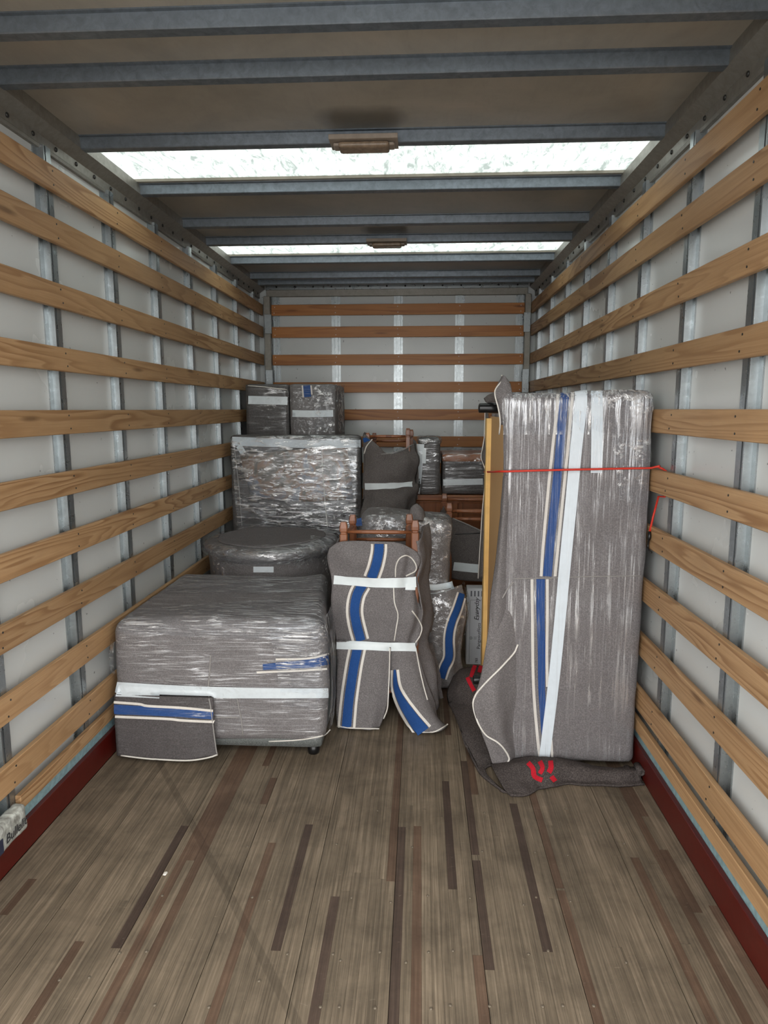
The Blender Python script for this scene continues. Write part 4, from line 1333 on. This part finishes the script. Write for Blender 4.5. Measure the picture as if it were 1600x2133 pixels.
film_on(bvo, [(1262, 812), (1364, 815), (1362, 1060), (1290, 1040)], M['film_crease_m'], O, 20, 40)
film_on(bvo, [(1048, 812), (1262, 810), (1262, 905), (1050, 905)], M['film_crease_v'], O, 40, 20)

# dark blanket on the floor beneath
P_ = empty('floor_blanket', (1.95, 2.9, 0), 'dark grey blanket with red stripes bunched on the floor under the bed base', 'blanket')
fb = cloth('blanket_front', [[(1022, 1590, 2.93), (1090, 1576, 2.915), (1150, 1576, 2.905), (1200, 1586, 2.905), (1262, 1597, 2.905), (1322, 1596, 2.915)],
                             [(1030, 1606, 2.84), (1085, 1592, 2.845), (1148, 1590, 2.845), (1200, 1598, 2.845), (1262, 1606, 2.845), (1332, 1606, 2.845)],
                             [(1048, 1638, 2.74), (1088, 1628, 2.76), (1130, 1624, 2.79), (1190, 1624, 2.815), (1262, 1628, 2.815), (1338, 1624, 2.825)],
                             [(1064, 1661, 2.69), (1098, 1657, 2.695), (1134, 1644, 2.755), (1190, 1638, 2.79), (1262, 1642, 2.785), (1344, 1636, 2.80)]], M['blanket_brown'], P_, 60, 20, .009, .007, 9, 91,
           fold=lambda u, v: .010 * v * math.sin(u * 30) * (u > .3) + .012 * math.exp(-((u - .42) / .05) ** 2) * v)
fb2 = cloth('blanket_side', [[(1046, 1590, 2.97), (1036, 1556, 3.04), (1022, 1526, 3.12), (1014, 1480, 3.25), (1010, 1436, 3.38)],
                             [(1012, 1606, 2.90), (992, 1572, 2.99), (972, 1535, 3.10), (966, 1490, 3.27), (968, 1450, 3.42)],
                             [(1030, 1640, 2.78), (992, 1590, 2.95), (968, 1535, 3.11), (950, 1490, 3.32), (940, 1460, 3.47)],
                             [(1062, 1661, 2.69), (1010, 1622, 2.83), (975, 1560, 3.03), (950, 1500, 3.29), (934, 1466, 3.5)]], M['blanket_brown'], P_, 36, 16, .009, .006, 9, 93)
fb3 = cloth('blanket_heap', [[(1006, 1386, 3.60), (985, 1388, 3.58), (960, 1394, 3.57), (944, 1408, 3.58)], [(1008, 1410, 3.46), (985, 1410, 3.44), (955, 1414, 3.47), (936, 1428, 3.54)],
                             [(1008, 1440, 3.38), (985, 1445, 3.36), (955, 1445, 3.40), (931, 1446, 3.52)], [(1008, 1480, 3.31), (985, 1478, 3.31), (958, 1472, 3.39), (934, 1464, 3.51)]], M['blanket_brown'], P_, 24, 22, .009, .006, 9, 95)
bv = bvh_of(fb, fb3)
for pts in ([(1100, 1590), (1110, 1602), (1113, 1618), (1130, 1626)], [(1124, 1587), (1130, 1600), (1124, 1612)], [(1147, 1586), (1148, 1600), (1143, 1610)], [(1148, 1618), (1156, 1628)]):
    ribbon('red_stripe', bv, pts, 5, M['red'], P_, .004, 2, 4)
for pts in ([(990, 1386), (985, 1400), (982, 1412)], [(1002, 1388), (998, 1402)], [(974, 1412), (980, 1425), (988, 1440)]):
    ribbon('red_stripe', bv, pts, 4, M['red'], P_, .004, 2, 4)
for q, (cx_, cy_) in enumerate(((1312, 1612), (1334, 1606))):
    c0 = at(cx_, cy_, 2.85)
    coil = [c0 + Vector((.018 * math.cos(a * .55) * (1 - a / 40), .0, .016 * math.sin(a * .55) * (1 - a / 40))) for a in range(20)]
    vs_, fs_ = [], []
    for cpt in coil:
        vs_ += [cpt + Vector((0, -.02, 0)), cpt + Vector((0, .05, 0))]
    for a in range(len(coil) - 1):
        fs_.append((2 * a, 2 * a + 1, 2 * a + 3, 2 * a + 2))
    o = from_data('rolled_edge', vs_, fs_, M['blanket_brown'], P_, True)
    sm = o.modifiers.new('thick', 'SOLIDIFY')
    sm.thickness = .006

# red elastic cord
Rc = empty('bungee_cord', (2.1, 2.9, 1.3), 'red elastic cord across the bed base with a black hook', 'cord')
L0 = at(1012, 984, 3.96)
pts = [Vector((1.795, 4.00, L0.z)), at(1013, 983, 3.93), at(1026, 983, 3.5), at(1042, 982, 2.935), at(1056, 982, 2.908), at(1120, 980, 2.906), at(1200, 978, 2.906), at(1300, 976, 2.908), at(1355, 975, 2.912), onx(1374, 974, 2.396) + Vector((0, 0, .006))]
tube('cord', pts, .0045, M['red_cord'], Rc, 8)
pe = onx(1374, 976, 2.40)
tube('cord', [Vector((2.396, pe.y, pe.z + .006)), Vector((2.414, pe.y, 1.3535)), Vector((2.427, pe.y, 1.345)), Vector((2.428, pe.y, 1.30)), Vector((2.428, pe.y, 1.24)), onx(1372, 1034, 2.424), onx(1361, 1075, 2.412), onx(1353, 1110, 2.394)], .0045, M['red_cord'], Rc, 8)
hk = [onx(1353, 1108, 2.394), onx(1353, 1118, 2.392), onx(1351, 1128, 2.392), onx(1350, 1138, 2.392), onx(1352, 1146, 2.392), onx(1357, 1151, 2.394)]
tube('hook', spline(hk, 20), [.0075] * 7 + [.004] * 14, M['black'], Rc, 8)

# small shrink-wrapped pack on the left rail
S = empty('plastic_pack', (0, 2.1, .15), 'small clear plastic-wrapped pack resting on the left red board at the frame edge', 'package')
k = NT('clear_wrapped_pack')
f = k.noise(k.coord((14, 30, 22)), 1.6, 3, .6, .6)
c = k.ramp(f, [(.3, srgb(120, 120, 114)), (.55, srgb(176, 178, 170)), (.7, srgb(214, 218, 210))])
M['pack'] = k.done(film_over(k, k.bsdf(c, .3).outputs[0], 'm', .6))
softbox('wrapper', -.018, .034, 1.86, 2.215, .1155, .212, .014, M['pack'], S, .012, .004, 18, 3)
# lettering along the pack's aisle face: text x -> +y, text y -> +z, facing +x
ROT_SIDE = Matrix(((0, 0, 1, 0), (1, 0, 0, 0), (0, 1, 0, 0), (0, 0, 0, 1)))
letters('lettering', 'Bullelit', Vector((.0385, 2.075, .142)), .045, M['ink'], S, ROT_SIDE, .2)
box('label_patch', .0372, .039, 1.98, 2.06, .125, .175, simple('navy_print', srgb(46, 50, 70), .5), S)

# crumb on the floor
c_ = onz(344, 1821, 0)
cr_o = softbox('paper_scrap', c_.x - .006, c_.x + .006, c_.y - .009, c_.y + .009, 0, .006, .002, M['crumb'], None, .004, .002, 90)
tag(cr_o, 'tiny white paper scrap on the floor in front of the seat', 'scrap')

# stripes, bindings and seams belong to the piece of blanket they are woven into; print belongs to its face
for t in [o for o in COL.objects if o.type == 'EMPTY']:
    kids = [c for c in t.children]
    hosts = [c for c in kids if c.name.split('.')[0].startswith(('blanket', 'carton_body', 'wrapper'))]
    if not hosts:
        continue
    for c in kids:
        if c.name.split('.')[0] in ('blue_stripe', 'white_stripe', 'red_stripe', 'piping', 'seam', 'lettering', 'emblem', 'printed_line', 'underline', 'end_slot', 'label_patch'):
            vv = c.data.vertices
            mid_ = vv[len(vv) // 2].co
            best = min(hosts, key=lambda h: min((v_.co - mid_).length_squared for v_ in h.data.vertices))
            c.parent = best
